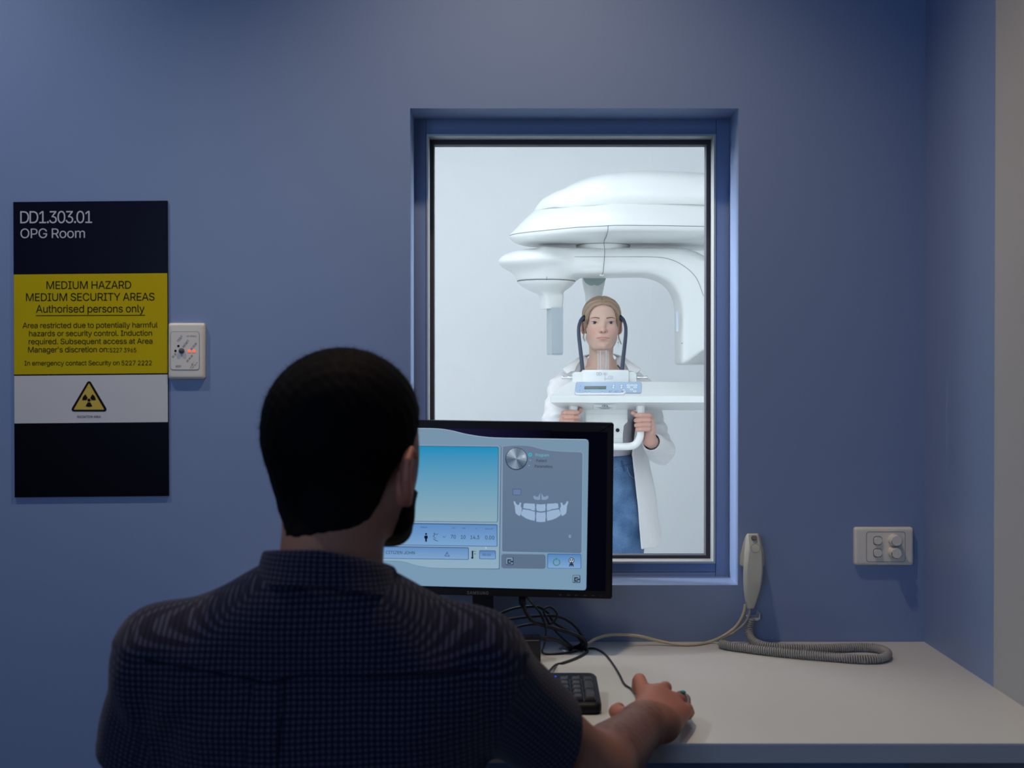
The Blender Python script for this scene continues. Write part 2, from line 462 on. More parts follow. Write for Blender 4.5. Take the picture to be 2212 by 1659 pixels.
# ------------------------------------------------------------ desk
DZ = P(1106, 1386, 0).z
DY = PZ(1106, 1606, DZ).y
desk = thing('desk', ((XR-0.56)/2, DY/2, 0), 'long white laminate desk built along the blue window wall', 'desk')
bm = bmesh.new(); box(bm, (-0.56, DY, DZ-0.003), (XR, -0.001, DZ), 0.0)
obj('desktop', bm, M['desk'], desk)
EDGE = DZ - PZ(1800, 1606, DZ).z
zb = P(1800, 1648, DY).z
bm = bmesh.new(); box(bm, (-0.56, DY+0.0005, zb), (XR, DY+0.02, DZ-0.003)); obj('front_edge', bm, M['desk_edge'], desk)
bm = bmesh.new(); box(bm, (-0.56, DY+0.02, DZ-0.034), (XR, -0.001, DZ-0.003)); obj('underside', bm, M['desk_edge'], desk)
bm = bmesh.new(); box(bm, (-0.56, DY+0.05, 0.0), (-0.53, -0.01, DZ-0.034)); obj('leg_panel', bm, M['desk_edge'], desk)
bm = bmesh.new(); box(bm, (XR-0.032, DY+0.05, 0.0), (XR-0.002, -0.01, DZ-0.034)); obj('leg_panel', bm, M['desk_edge'], desk)
# ------------------------------------------------------------ things on the window wall
def on_wall(off):
    return lambda x, y: wall_pt(x, y, off)
def sheet(name, pts, off, material, parent):
    bm = bmesh.new(); fill2d(bm, pts, on_wall(off)); return obj(name, bm, material, parent)

# hazard sign: four printed bands on one board
c = wall_pt(198, 1072)
sign = thing('hazard_sign', c, 'tall black, yellow and white hazard sign on the blue wall at left', 'sign')
TILT = 3.0/637
def sg(u, v):                                  # sign pixel frame: u 0..332, v 0..637
    return (30.5+u+TILT*v, 437-u*(3.0/332)+v)
def sgw(off): return lambda u, v: wall_pt(*sg(u, v), off)
M['sign_navy'] = mat('sign_navy', (0.0045, 0.0042, 0.014), 0.3, var=0.1, spec=0.06)
M['sign_black'] = mat('sign_black', (0.0022, 0.0020, 0.005), 0.3, var=0.1, spec=0.06)
M['sign_yellow'] = mat('sign_yellow', (0.52, 0.40, 0.006), 0.5, var=0.03, spec=0.04)
M['sign_white'] = mat('sign_white', (0.58, 0.58, 0.59), 0.4, var=0.02)
M['sign_letter'] = mat('sign_letter_grey', (0.52, 0.53, 0.56), 0.4)
SD = 0.0045
bm = bmesh.new()
prism(bm, [sgw(0)(0, 0), sgw(0)(332, 0), sgw(0)(332, 637), sgw(0)(0, 637)], (0, -SD, 0))
obj('board', bm, M['sign_black'], sign)
def band(name, v0, v1, m):
    bm = bmesh.new(); fill2d(bm, [(0.5, v0), (331.5, v0), (331.5, v1), (0.5, v1)], sgw(SD+0.0004)); return obj(name, bm, m, sign)
def sgpx(off):                                  # photograph pixels on the sign's face
    return lambda x, y: wall_pt(x, y, off)
band('navy_band', 0.6, 155, M['sign_navy'])
band('yellow_band', 156.5, 372, M['sign_yellow'])
band('white_band', 375, 477.5, M['sign_white'])
band('black_band', 479, 636.5, M['sign_black'])
L = SD+0.0008
def st(s, x0, x1, yb, cap, m=None, bold=False, sp=0.95):
    lettering('lettering', s, x0, x1, yb, cap, sgpx(L), m or M['black_print'], sign, bold, sp, 0.25)
st('DD1.303.01', 46, 201, 483, 26, M['sign_letter'], sp=0.85)
st('OPG Room', 46.5, 185.5, 515, 20.5, M['sign_letter'])
st('MEDIUM HAZARD', 102.5, 285, 624.5, 16.5)
st('MEDIUM SECURITY AREAS', 58.5, 335.5, 650.5, 16.5)
st('Authorised persons only', 80, 314, 675.5, 16)
st('Area restricted due to potentially harmful', 51, 342, 708.8, 11.5)
st('hazards or security control. Induction', 65, 330, 726.2, 11.5)
st('required. Subsequent access at Area', 64, 331, 743.5, 11.5)
st("Manager's discretion on:", 63, 237, 761.2, 11.8)
st('5227 3965', 239, 296, 761, 9.2)
st('In emergency contact Security on', 55, 260, 789.5, 10)
st('5227 2222', 264.5, 329.5, 789, 10)
st('RADIATION AREA', 169, 219.5, 902.5, 5.0, bold=True)
bm = bmesh.new(); fill2d(bm, [(79.5, 681.3), (315, 680.3), (315, 681.6), (79.5, 682.6)], sgpx(L)); obj('underline', bm, M['black_print'], sign)
def rtri(cx, top, bot, hw, r, n=5):
    pts = []
    A, B, C = Vector((cx, top)), Vector((cx+hw, bot)), Vector((cx-hw, bot))
    for p, q, s in ((A, C, B), (B, A, C), (C, B, A)):
        d1 = (q-p).normalized(); d2 = (s-p).normalized()
        bis = (d1+d2).normalized(); half = math.acos(max(-1, min(1, d1.dot(d2))))/2
        cc = p + bis*(r/math.sin(half))
        a0 = math.atan2(*((p + d1*(r/math.tan(half)))-cc).yx); a1 = math.atan2(*((p + d2*(r/math.tan(half)))-cc).yx)
        while a1-a0 > math.pi: a1 -= 2*math.pi
        while a1-a0 < -math.pi: a1 += 2*math.pi
        pts += [(cc.x+r*math.cos(a0+(a1-a0)*k/n), cc.y+r*math.sin(a0+(a1-a0)*k/n)) for k in range(n+1)]
    return pts
bm = bmesh.new(); fill2d(bm, rtri(194.3, 818.5, 888.8, 41.5, 5), sgpx(L)); wt = obj('warning_triangle', bm, M['black_print'], sign)
M['tri_yellow'] = mat('triangle_yellow', (0.58, 0.40, 0.02), 0.4, var=0.02)
bm = bmesh.new(); fill2d(bm, rtri(194.3, 827.5, 884.7, 33.0, 0.8), sgpx(L+0.0004)); obj('triangle_face', bm, M['tri_yellow'], wt)
bm = bmesh.new()
tc = (194.4, 864.2)
for a0 in (30, 150, 270):
    a0 = {30: -60, 150: 180, 270: 60}[a0]
    pts = [(tc[0]+5.0*math.cos(R(a0+60*k/6)), tc[1]+5.0*math.sin(R(a0+60*k/6))) for k in range(7)]
    pts += [(tc[0]+14.6*math.cos(R(a0+60*k/6)), tc[1]+14.6*math.sin(R(a0+60*k/6))) for k in range(6, -1, -1)]
    fill2d(bm, pts, sgpx(L+0.0008))
fill2d(bm, [(tc[0]+3.4*math.cos(R(k*20)), tc[1]+3.4*math.sin(R(k*20))) for k in range(18)], sgpx(L+0.0008))
obj('trefoil', bm, M['black_print'], wt)

# plates
def plate(bm, x0, y0, x1, y1, r, depth, bev):
    """soft-edged wall plate from pixel rectangle"""
    rings = []
    n = 6
    for k in range(n+1):
        a = R(90*k/n)
        ins = bev*(1-math.cos(a)); d = depth-bev*0.9+bev*0.9*math.sin(a)
        rings.append([wall_pt(px, py, d) for px, py in rrect(x0+ins*1100, y0+ins*1100, x1-ins*1100, y1-ins*1100, r)])
    rings.insert(0, [wall_pt(px, py, 0) for px, py in rrect(x0, y0, x1, y1, r)])
    ring_loft(bm, rings)
def disc(cx, cy, r, n=20): return [(cx+r*math.cos(2*math.pi*k/n), cy+r*math.sin(2*math.pi*k/n)) for k in range(n)]
def ringline(bm, outer, inner, fn):
    a = [bm.verts.new(fn(*p)) for p in outer]; b = [bm.verts.new(fn(*p)) for p in inner]
    for i in range(len(a)):
        j = (i+1) % len(a); bm.faces.new((a[i], a[j], b[j], b[i]))
rcd = thing('safety_switch', wall_pt(405, 820), 'cream test and reset plate with two red lamps beside the hazard sign', 'switch')
bm = bmesh.new(); plate(bm, 366, 698, 444.5, 819, 5, 0.011, 0.006); obj('plate', bm, M['cream'], rcd, True)
bm = bmesh.new()
o_, i_ = rrect(371.5, 716.5, 434, 799, 6), rrect(372.3, 717.3, 433.2, 798.2, 5.5)
prism(bm, [wall_pt(x, y, 0.0095) for x, y in rrect(372.2, 717.2, 433.3, 798.3, 5.5)], (0, -0.0025, 0)); obj('inset', bm, M['cream'], rcd)
M['seam'] = mat('seam_shadow_gap', (0.09, 0.085, 0.08), 0.7)
bm = bmesh.new(); ringline(bm, o_, i_, on_wall(0.0114)); obj('groove', bm, M['seam'], rcd)
M['print_grey'] = mat('grey_print', (0.10, 0.095, 0.09), 0.6)
W1 = on_wall(0.0124)
def pl(s, x0, x1, y, cap, ang, m='print_grey', b=False): lettering('lettering', s, x0, x1, y, cap, W1, M[m], rcd, b, 1.0, ang)
pl('TEST', 388.6, 405.5, 740, 4.6, 51); pl('RESET', 400.6, 420, 751.5, 4.6, 51)
pl('01-02 01 1', 407.5, 427.5, 728, 3.2, 0, 'black_print', True)
pl('RCD7', 383.5, 395, 793.7, 4.4, 0, 'black_print', True)
for (x, y, n, g) in ((414.5, 754, 22, 0), (416.3, 755.6, 20, 0), (406, 780.2, 19, 0), (407.5, 781.8, 20, 0), (374.8, 771, 13, 0), (376.6, 773, 13, 0), (413.5, 795, 15, 0), (416.3, 787.5, 9, 0), (418.5, 795, 17, 0)):
    bm = bmesh.new(); a = R(50)
    for k in range(int(n/1.7)):
        if k % 4 == 3: continue
        u0, u1 = k*1.7, k*1.7+1.2
        fill2d(bm, [(x+u0*math.cos(a), y-u0*math.sin(a)), (x+u1*math.cos(a), y-u1*math.sin(a)), (x+u1*math.cos(a)+0.9, y-u1*math.sin(a)+0.7), (x+u0*math.cos(a)+0.9, y-u0*math.sin(a)+0.7)], W1)
    obj('small_print', bm, M['print_grey'], rcd)
for cx, cy in ((389, 747.6), (382.5, 758)):
    bm = bmesh.new(); fill2d(bm, disc(cx, cy, 2.5), on_wall(0.0125)); obj('hole', bm, M['black_print'], rcd)
M['button_grey'] = mat('button_grey', (0.07, 0.07, 0.09), 0.3)
cc = wall_pt(396, 758.2, 0.0115)
bm = bmesh.new(); lathe(bm, [(0.0054, 0), (0.0054, -0.003), (0.0046, -0.0048), (0.003, -0.0058), (0.0008, -0.0062)], cc, 'Y', 20); obj('button', bm, M['button_grey'], rcd, True)
M['led_red'] = emit('led_red', (255, 80, 45), 2.0)
for cx in (412.3, 422):
    cc = wall_pt(cx, 758.6, 0.0118); bm = bmesh.new()
    lathe(bm, [(0.0026, 0), (0.0022, -0.0015), (0.0006, -0.0022)], cc, 'Y', 14); obj('indicator_lamp', bm, M['led_red'], rcd, True)

sw = thing('light_switch', wall_pt(1907, 1220), 'cream four-gang plate with two rocker switches and two dimmer knobs right of the window', 'switch')
bm = bmesh.new(); plate(bm, 1843, 1138, 1970.5, 1219.5, 6, 0.011, 0.006); obj('plate', bm, M['cream'], sw, True)
bm = bmesh.new(); ringline(bm, rrect(1868, 1147, 1952, 1212, 6), rrect(1868.8, 1147.8, 1951.2, 1211.2, 5.5), on_wall(0.0112)); obj('groove', bm, M['seam'], sw)
for cy in (1166.5, 1192.7):
    t = None
    bm = bmesh.new(); fill2d(bm, rrect(1882.8, cy-9.4, 1902, cy+9.4, 6), on_wall(0.0114)); rk = obj('rocker_switch', bm, M['seam'], sw)
    bm = bmesh.new()
    prism(bm, [wall_pt(x, y, 0.011) for x, y in rrect(1884, cy-8.2, 1900.6, cy+7.6, 5.2)], (0, -0.0042, 0)); bmesh.ops.bevel(bm, geom=[e for e in bm.edges if all(v.co.y < wall_pt(1884, cy, 0.0115).y for v in e.verts)], offset=0.0012, segments=2, affect='EDGES')
    obj('rocker', bm, M['cream'], rk, True)
for cy, a1 in ((1167.5, 0), (1193.8, 1)):
    cc = wall_pt(1926.5, cy-3.0, 0.011)
    bm = bmesh.new(); lathe(bm, [(0.0118, 0), (0.0112, -0.010), (0.0105, -0.019), (0.0098, -0.0205)], cc, 'Y', 28); kb = obj('dimmer_knob', bm, M['cream'], sw, True)
    bm = bmesh.new(); cp = cc+Vector((0, -0.0207, 0))
    pts = []
    aa, bb = (R(175), R(300)) if a1 == 0 else (R(165), R(280))
    for k in range(13): t = aa+(bb-aa)*k/12; pts.append(cp+Vector((0.0100*math.cos(t), 0, 0.0100*math.sin(t))))
    for k in range(12, -1, -1): t = aa+(bb-aa)*k/12; pts.append(cp+Vector((0.0092*math.cos(t), 0, 0.0092*math.sin(t))))
    f = bm.faces.new([bm.verts.new(p) for p in pts]); bmesh.ops.triangulate(bm, faces=[f]); obj('marker_line', bm, M['black_print'], kb)
# ------------------------------------------------------------ monitor
MYAW = R(4.0)
MN = Vector((-math.sin(MYAW), -math.cos(MYAW), 0)); MO = P(1031, 1095, -0.135)
def mw(off): return lambda x, y: PN(x, y, MO+MN*off, MN)
mon = thing('monitor', Vector((MO.x, MO.y+0.06, DZ)), 'black widescreen monitor showing a blue dental imaging screen in front of the seated person', 'monitor')
case_px = [(739, 908.0), (742, 905.6), (1322, 913.6), (1326, 917), (1322.3, 1290), (1319, 1294), (738, 1280), (735, 1277)]
bm = bmesh.new()
prism(bm, [mw(0.0)(*p) for p in case_px], MN*-0.032)
bmesh.ops.bevel(bm, geom=[e for e in bm.edges if e.calc_length() > 0.2], offset=0.002, segments=2, affect='EDGES')
bezel = obj('bezel', bm, M['black'], mon)
bm = bmesh.new()
a = [mw(-0.030)(x, y) for x, y in ((765, 930), (1300, 938), (1297, 1270), (765, 1258))]
b = [mw(-0.062)(x, y) for x, y in ((840, 960), (1220, 966), (1218, 1240), (840, 1232))]
ring_loft(bm, [a, b]); obj('back_shell', bm, M['black'], mon)
neck_c = MO - MN*0.05
bm = bmesh.new(); nl, nr = P(1021, 1290, MO.y+0.045).x, P(1066, 1290, MO.y+0.045).x
box(bm, (nl, MO.y+0.035, DZ+0.014), (nr, MO.y+0.06, P(1040, 1250, MO.y+0.05).z), 0.003); obj('stand_neck', bm, M['black'], mon)
bm = bmesh.new(); lathe(bm, [(0.115, 0), (0.115, 0.008), (0.108, 0.014), (0.03, 0.016)], Vector((neck_c.x, MO.y+0.0, DZ)), 'Z', 40,
                        Matrix.Diagonal((0.58, 0.72, 1)).to_4x4()); obj('stand_base', bm, M['black_gloss'], mon, True)

def scr(name, pts, off, m, parent):
    bm = bmesh.new(); fill2d(bm, pts, mw(off)); return obj(name, bm, m, parent)
def u(X, Y): return (840+X/4.254, 890+Y/4.254)
def U(*xy): return [u(*p) for p in xy]
def urr(x0, y0, x1, y1, r, sk=0.0):
    """rounded panel in screen units, following the slight roll of the display"""
    return [u(x, y + sk*(x-x0)) for x, y in rrect(x0, y0, x1, y1, r)]
panel = scr('screen', [(756, 925.5), (1312, 933.5), (1308, 1277), (755, 1264)], 0.0003, E(4, 4, 14), mon)
def ui(name, pts, layer, m): return scr(name, pts, 0.0003+0.00015*layer, m, panel)
ui('dark_banner', U((540, 150), (1500, 168), (1500, 250), (540, 250)), 1, emit_grad('display_banner', (5, 5, 15), (28, 25, 58), z=False))
bgtop = [u(p.x, p.y) for p in spline([(-330, 143, 0), (100, 146, 0), (420, 150, 0), (560, 166, 0), (720, 203, 0), (900, 229, 0), (1130, 238, 0), (1812, 250, 0)], 5)]
ui('window_background', bgtop + U((1830, 258), (1836, 280), (1814, 1615), (1806, 1634), (1790, 1638), (80, 1592), (-330, 1578)), 2, emit_grad('display_bg', (118, 146, 168), (120, 152, 178)))
ui('window_highlight', bgtop + [(x, y+1.1) for x, y in bgtop[::-1]], 3, E(165, 190, 205))
left = [u(p.x, p.y) for p in spline([(-330, 1366, 0), (20, 1370, 0), (140, 1378, 0), (260, 1412, 0), (380, 1432, 0), (480, 1438, 0)], 5)]
ui('left_panel_edge', U((-330, 288), (1016, 306), (1036, 325), (1018, 1444)) + U((1000, 1446)) + left[::-1], 3, E(88, 112, 140))
ui('left_panel', [(x-0.9, y-0.7) for x, y in U((-330, 290), (1014, 308), (1032, 326), (1014, 1438)) + U((1000, 1442)) + left[::-1]], 4, emit_grad('display_left_panel', (128, 150, 168), (142, 172, 192)))
ui('image_edge', U((-330, 304), (1000, 319), (1010, 330), (1002, 1000), (994, 1014), (-330, 1000)), 5, E(40, 92, 138))
ui('image_area', U((-330, 309), (1000, 324), (1005, 330), (996, 1000), (990, 1010), (-330, 996)), 6, emit_grad('display_image', (28, 140, 186), (140, 170, 184)))
ui('exposure_strip_edge', urr(-330, 1013, 998, 1218, 12, 0.0145), 5, E(52, 84, 134))
ui('exposure_strip', urr(-330, 1021, 992, 1213, 9, 0.0145), 6, emit_grad('display_strip', (92, 138, 192), (122, 162, 204)))
ui('name_strip_edge', urr(-330, 1228, 735, 1343, 12, 0.0145), 5, E(58, 92, 142))
ui('name_strip', urr(-330, 1236, 729, 1338, 9, 0.0145), 6, emit_grad('display_name', (96, 140, 190), (126, 162, 200)))
ui('time_box_edge', urr(830, 1270, 984, 1352, 12, 0.0145), 5, E(70, 106, 152))
ui('time_box', urr(836, 1277, 978, 1346, 9, 0.0145), 6, emit_grad('display_time', (84, 128, 182), (126, 162, 206)))
rtop = [u(p.x, p.y) for p in spline([(1052, 316, 0), (1180, 307, 0), (1300, 315, 0), (1420, 345, 0), (1560, 362, 0), (1765, 370, 0)], 5)]
ui('right_panel_edge', [(x, y-0.9) for x, y in rtop] + U((1786, 385), (1776, 1290), (1762, 1304), (1046, 1288), (1032, 1274), (1040, 330)), 3, E(134, 158, 182))
ui('right_panel', rtop + U((1780, 386), (1770, 1288), (1760, 1298), (1050, 1282), (1040, 1272), (1047, 328)), 4, emit_grad('display_right', (102, 121, 144), (93, 114, 141)))
ui('tool_strip', urr(1034, 1304, 1440, 1436, 22, 0.012), 3, E(92, 112, 136))
ui('action_box_edge', urr(1456, 1300, 1768, 1436, 12, 0.012), 3, E(62, 104, 156))
ui('action_box', urr(1462, 1308, 1762, 1432, 9, 0.012), 4, emit_grad('display_action', (84, 132, 188), (128, 164, 206)))
for (x, y) in ((1110, 1370), (1724, 1534)):
    ui('icon_button', urr(x-36, y-36, x+36, y+36, 10), 5, E(44, 62, 84)); ui('icon_face', urr(x-33, y-33, x+29, y+29, 8), 6, E(120, 145, 168))
    ui('icon_mark', U((x-20, y-16), (x+14, y-16), (x+14, y-6), (x-10, y-6), (x-10, y+14), (x+14, y+14), (x+14, y+24), (x-20, y+24)), 7, E(14, 24, 44))
    ui('icon_mark', U((x-2, y), (x+18, y), (x+18, y-8), (x+32, y+4), (x+18, y+16), (x+18, y+8), (x-2, y+8)), 7, E(14, 24, 44))
# round selector with brushed look
kc = (1172, 430)
ui('selector_rim', [u(kc[0]+102*math.cos(R(k*9)), kc[1]+104*math.sin(R(k*9))) for k in range(40)], 5, E(48, 62, 84))
for k in range(24):
    a0, a1 = k*15, k*15+15.4
    g = 0.5+0.5*math.cos(R(3*(k*15+20)))
    g = round((g*0.7 + 0.3*(0.5-0.5*math.sin(R(k*15))))*6)/6
    ui('selector_face', U(kc, *[(kc[0]+95*math.cos(R(a0+(a1-a0)*j/3)), kc[1]-3+97*math.sin(R(a0+(a1-a0)*j/3))) for j in range(4)]), 6,
       E(int(70+95*g), int(86+95*g), int(106+92*g)))
ui('selector_dot', [u(1240+15*math.cos(R(k*24)), 408+15*math.sin(R(k*24))) for k in range(15)], 7, E(176, 196, 206))
ring = lambda cx, cy, r0, r1, a0, a1, n=20: U(*[(cx+r1*math.cos(R(a0+(a1-a0)*k/n)), cy+r1*math.sin(R(a0+(a1-a0)*k/n))) for k in range(n+1)], *[(cx+r0*math.cos(R(a0+(a1-a0)*k/n)), cy+r0*math.sin(R(a0+(a1-a0)*k/n))) for k in range(n, -1, -1)])
ui('marker_ring', ring(1298, 393, 8, 17, 0, 355), 6, E(40, 180, 205))
for x, y in ((1300, 443), (1289, 491)):
    ui('marker_dot', [u(x+4*math.cos(R(k*40)), y+4*math.sin(R(k*40))) for k in range(9)], 6, E(165, 190, 215))
def ut(s, x0, x1, y, cap, col, bold=True):
    a = u(x0, y); b = u(x1, y)
    lettering('lettering', s, a[0], b[0], a[1], cap/4.254, mw(0.0003+0.00015*8), E(*col), panel, bold, 1.0, -0.9)
DK = (16, 22, 44)
ut('Program', 1348, 1470, 407, 25, (104, 188, 205)); ut('Patient', 1356, 1452, 459, 25, DK); ut('Parameters', 1342, 1502, 511, 25, DK)
ut('Patient', 290, 352, 1064, 12, (30, 50, 90)); ut('kV', 584, 608, 1070, 12, (30, 50, 90)); ut('mA', 676, 704, 1073, 12, (30, 50, 90)); ut('s', 798, 808, 1074, 10, (30, 50, 90)); ut('mGy.cm\u00b2', 884, 960, 1078, 12, (30, 50, 90))
ut('70', 569, 614, 1163, 34, DK); ut('10', 661, 704, 1165, 33, DK); ut('14.3', 749, 830, 1167, 33, DK); ut('0.00', 884, 968, 1170, 33, DK)
ut('CITIZEN JOHN', -28, 238, 1303, 27, DK); ut('00:00', 860, 936, 1321, 20, (20, 38, 80)); ut('R', 1655, 1675, 1158, 28, (160, 178, 205))
ut('2.0', 1156, 1196, 744, 18, (92, 116, 160))
ui('value_box_edge', urr(1136, 706, 1216, 764, 8), 5, E(74, 92, 124)); ui('value_box', urr(1142, 712, 1211, 759, 6), 6, E(104, 126, 164))
# figures
ui('patient_figure', U((334, 1135), (326, 1140), (326, 1160), (333, 1163), (335, 1192), (349, 1192), (350, 1163), (357, 1160), (357, 1140), (350, 1135)), 7, E(*DK))
ui('patient_figure', [u(342+9*math.cos(R(k*36)), 1121+10*math.sin(R(k*36))) for k in range(10)], 7, E(*DK))
ui('jaw_symbol', U((410, 1110), (420, 1108), (428, 1122), (412, 1145), (432, 1160), (434, 1168), (408, 1148), (406, 1140), (418, 1122)), 7, E(70, 92, 128))
ui('jaw_symbol', U((430, 1125), (452, 1116), (453, 1121), (434, 1131)), 7, E(70, 92, 128))
ui('jaw_symbol', U((408, 1160), (428, 1176), (452, 1184), (452, 1189), (424, 1182), (406, 1166)), 7, E(70, 92, 128))
ui('arch_symbol', ring(508, 1140, 9, 13, 0, 180, 10), 7, E(50, 70, 110))
ui('tooth_symbol', U((100, 1112), (122, 1124), (142, 1110), (160, 1116), (150, 1162), (138, 1150), (126, 1168), (110, 1160)), 7, E(*DK))
ui('warning_symbol', U((510, 1325), (535, 1283), (560, 1328)), 7, E(60, 84, 124)); ui('warning_symbol', U((519, 1321), (535, 1293), (552, 1322)), 7.6, E(122, 156, 196)); ui('warning_symbol', U((533, 1299), (537, 1299), (536.5, 1318), (533.5, 1318)), 8.2, E(60, 84, 124))
ui('dose_symbol', U((761, 1275), (776, 1275), (774, 1340), (763, 1340)), 7, E(*DK)); ui('dose_symbol', [u(767+10*math.cos(R(k*36)), 1340+10*math.sin(R(k*36))) for k in range(10)], 7.4, E(*DK))
ui('dose_symbol', U((776, 1277), (802, 1279), (802, 1283), (776, 1281)), 7, E(60, 80, 110)); ui('dose_symbol', U((784, 1300), (800, 1300), (800, 1306), (784, 1306)), 7, E(60, 80, 110))
ui('ready_ring', ring(1541, 1380, 26, 34, -55, 250, 26), 6, E(52, 132, 84)); ui('ready_ring', U((1535, 1338), (1552, 1350), (1536, 1364)), 6.4, E(52, 132, 84))
ui('skull_symbol', [u(1678+27*math.cos(R(k*18)), 1364+25*math.sin(R(k*18))) for k in range(20)], 6, E(20, 28, 48)); ui('skull_symbol', [u(1678+21*math.cos(R(k*18)), 1364+19*math.sin(R(k*18))) for k in range(20)], 6.6, E(188, 202, 214))
for dx in (-9, 9): ui('skull_symbol', [u(1678+dx+7*math.cos(R(k*36)), 1360+8*math.sin(R(k*36))) for k in range(10)], 7.2, E(20, 28, 48))
ui('skull_symbol', U((1674, 1372), (1682, 1372), (1684, 1384), (1672, 1384)), 7.2, E(20, 28, 48)); ui('skull_symbol', U((1664, 1390), (1692, 1390), (1700, 1420), (1690, 1420), (1684, 1402), (1680, 1420), (1674, 1420), (1671, 1402), (1664, 1420), (1655, 1420)), 6, E(30, 40, 62))
ui('pointer', U((886, 1238), (902, 1250), (894, 1253), (890, 1260)), 7, E(196, 210, 224))
JW = E(150, 176, 206)
def mirx(p): return (2*1397-p[0], p[1])
ram = [(1145, 820), (1160, 822), (1166, 838), (1183, 856), (1196, 852), (1202, 832), (1217, 834), (1212, 866), (1222, 888), (1216, 926), (1204, 956), (1186, 948), (1166, 932), (1160, 900), (1158, 866), (1148, 838)]
ui('jaw_diagram', U(*ram), 6, JW); ui('jaw_diagram', U(*[mirx(p) for p in ram]), 6, JW)
up = [(1240, 842), (1262, 838), (1290, 841), (1340, 843), (1344, 872), (1341, 906), (1316, 902), (1296, 892), (1270, 890), (1234, 882)]
lo_ = [(1230, 894), (1262, 898), (1292, 902), (1318, 910), (1342, 916), (1344, 960), (1340, 1000), (1300, 992), (1258, 976), (1218, 950), (1214, 936)]
for q in (up, lo_): ui('jaw_diagram', U(*q), 6, JW); ui('jaw_diagram', U(*[mirx(p) for p in q]), 6, JW)
ui('jaw_diagram', U((1357, 846), (1398, 850), (1438, 846), (1441, 880), (1436, 908), (1398, 914), (1360, 908), (1354, 880)), 6, JW)
ui('jaw_diagram', U((1357, 920), (1398, 926), (1438, 920), (1442, 960), (1438, 1008), (1398, 1012), (1356, 1008), (1352, 960)), 6, JW)
sin_ = [(1326, 774), (1340, 768), (1356, 780), (1374, 776), (1384, 756), (1391, 744), (1391, 806), (1372, 808), (1346, 806), (1330, 792)]
ui('jaw_diagram', U(*sin_), 6, E(128, 152, 180)); ui('jaw_diagram', U(*[mirx(p) for p in sin_]), 6, E(128, 152, 180))
M['logo_grey'] = mat('logo_grey', (0.20, 0.20, 0.23), 0.4)
lettering('lettering', 'SAMSUNG', 1009, 1055, 1283.5, 6.4, mw(0.0004), M['logo_grey'], bezel, True, 1.15, -1.0)
M['mark_grey'] = mat('bezel_print', (0.10, 0.10, 0.12), 0.4)
lettering('lettering', '226BW', 1285, 1313, 925, 4.6, mw(0.0004), mat('bezel_print_faint', (0.018, 0.017, 0.022), 0.5), bezel, False, 1.1, -1.0)
for X in (862, 938, 1006, 1084, 1158, 1234):
    px_ = 1000+X/4.158; y_ = 1284.3+(X-862)*0.0053
    bm = bmesh.new(); w = 2.0 if X == 1234 else 6
    for k in range(3 if w > 3 else 1):
        fill2d(bm, [(px_+k*2.1, y_), (px_+k*2.1+1.4, y_), (px_+k*2.1+1.4, y_+1.5), (px_+k*2.1, y_+1.5)], mw(0.0004))
    obj('button_mark', bm, M['mark_grey'], bezel)

# ------------------------------------------------------------ black box beside the monitor base
bx0, bx1 = P(1122, 1400, -0.18).x, P(1168, 1400, -0.18).x
bz = P(1130, 1378, -0.18).z
t = thing('computer_box', ((bx0+bx1)/2, -0.16, DZ), 'low black box standing behind the keyboard beside the cable tangle', 'box')
bm = bmesh.new(); box(bm, (bx0, -0.18, DZ), (bx1, -0.146, bz), 0.002); obj('case', bm, M['black_gloss'], t)
bm = bmesh.new(); box(bm, (bx0+0.003, -0.1806, bz-0.0052), (bx1-0.003, -0.1798, bz-0.0042)); obj('trim_line', bm, M['steel'], t)

# ------------------------------------------------------------ keyboard
KW, KD, KT = 0.442, 0.142, R(7.0)
kb0 = Vector((0.1385-KW, -0.539, DZ))
kbd = thing('keyboard', (kb0.x+KW/2, -0.47, DZ), 'black full-size keyboard with number pad lying on the desk under the monitor', 'keyboard')
def kp(x, s, h): return Vector((kb0.x+x, kb0.y+s*math.cos(KT)-h*math.sin(KT), DZ+0.0165+s*math.sin(KT)+h*math.cos(KT)))
bm = bmesh.new()
o_ = rrect(0, 0, KW, KD, 0.012)
ring_loft(bm, [[Vector((kp(x, s, 0).x, kp(x, s, 0).y, DZ+0.0008)) for x, s in rrect(0.003, 0.003, KW-0.003, KD-0.003, 0.010)],
               [Vector((kp(x, s, 0).x, kp(x, s, 0).y, DZ+0.005)) for x, s in o_], [kp(x, s, -0.004) for x, s in o_],
               [kp(x, s, 0) for x, s in rrect(0.004, 0.004, KW-0.004, KD-0.004, 0.009)], [kp(x, s, 0.0008) for x, s in rrect(0.010, 0.010, KW-0.010, KD-0.008, 0.007)]])
obj('case', bm, M['black'], kbd, True)
bm = bmesh.new()
for x0, x1 in ((0.012, 0.296), (0.302, 0.356), (0.358, 0.434)):
    f = [kp(x0, 0.011, 0.0012), kp(x1, 0.011, 0.0012), kp(x1, 0.106, 0.0012), kp(x0, 0.106, 0.0012)]; bm.faces.new([bm.verts.new(p) for p in f])
obj('key_well', bm, M['black_gloss'], kbd)
M['key'] = mat('key_plastic', (0.045, 0.045, 0.052), 0.34, var=0.1)
M['legend'] = mat('key_legend', (0.26, 0.26, 0.28), 0.5)
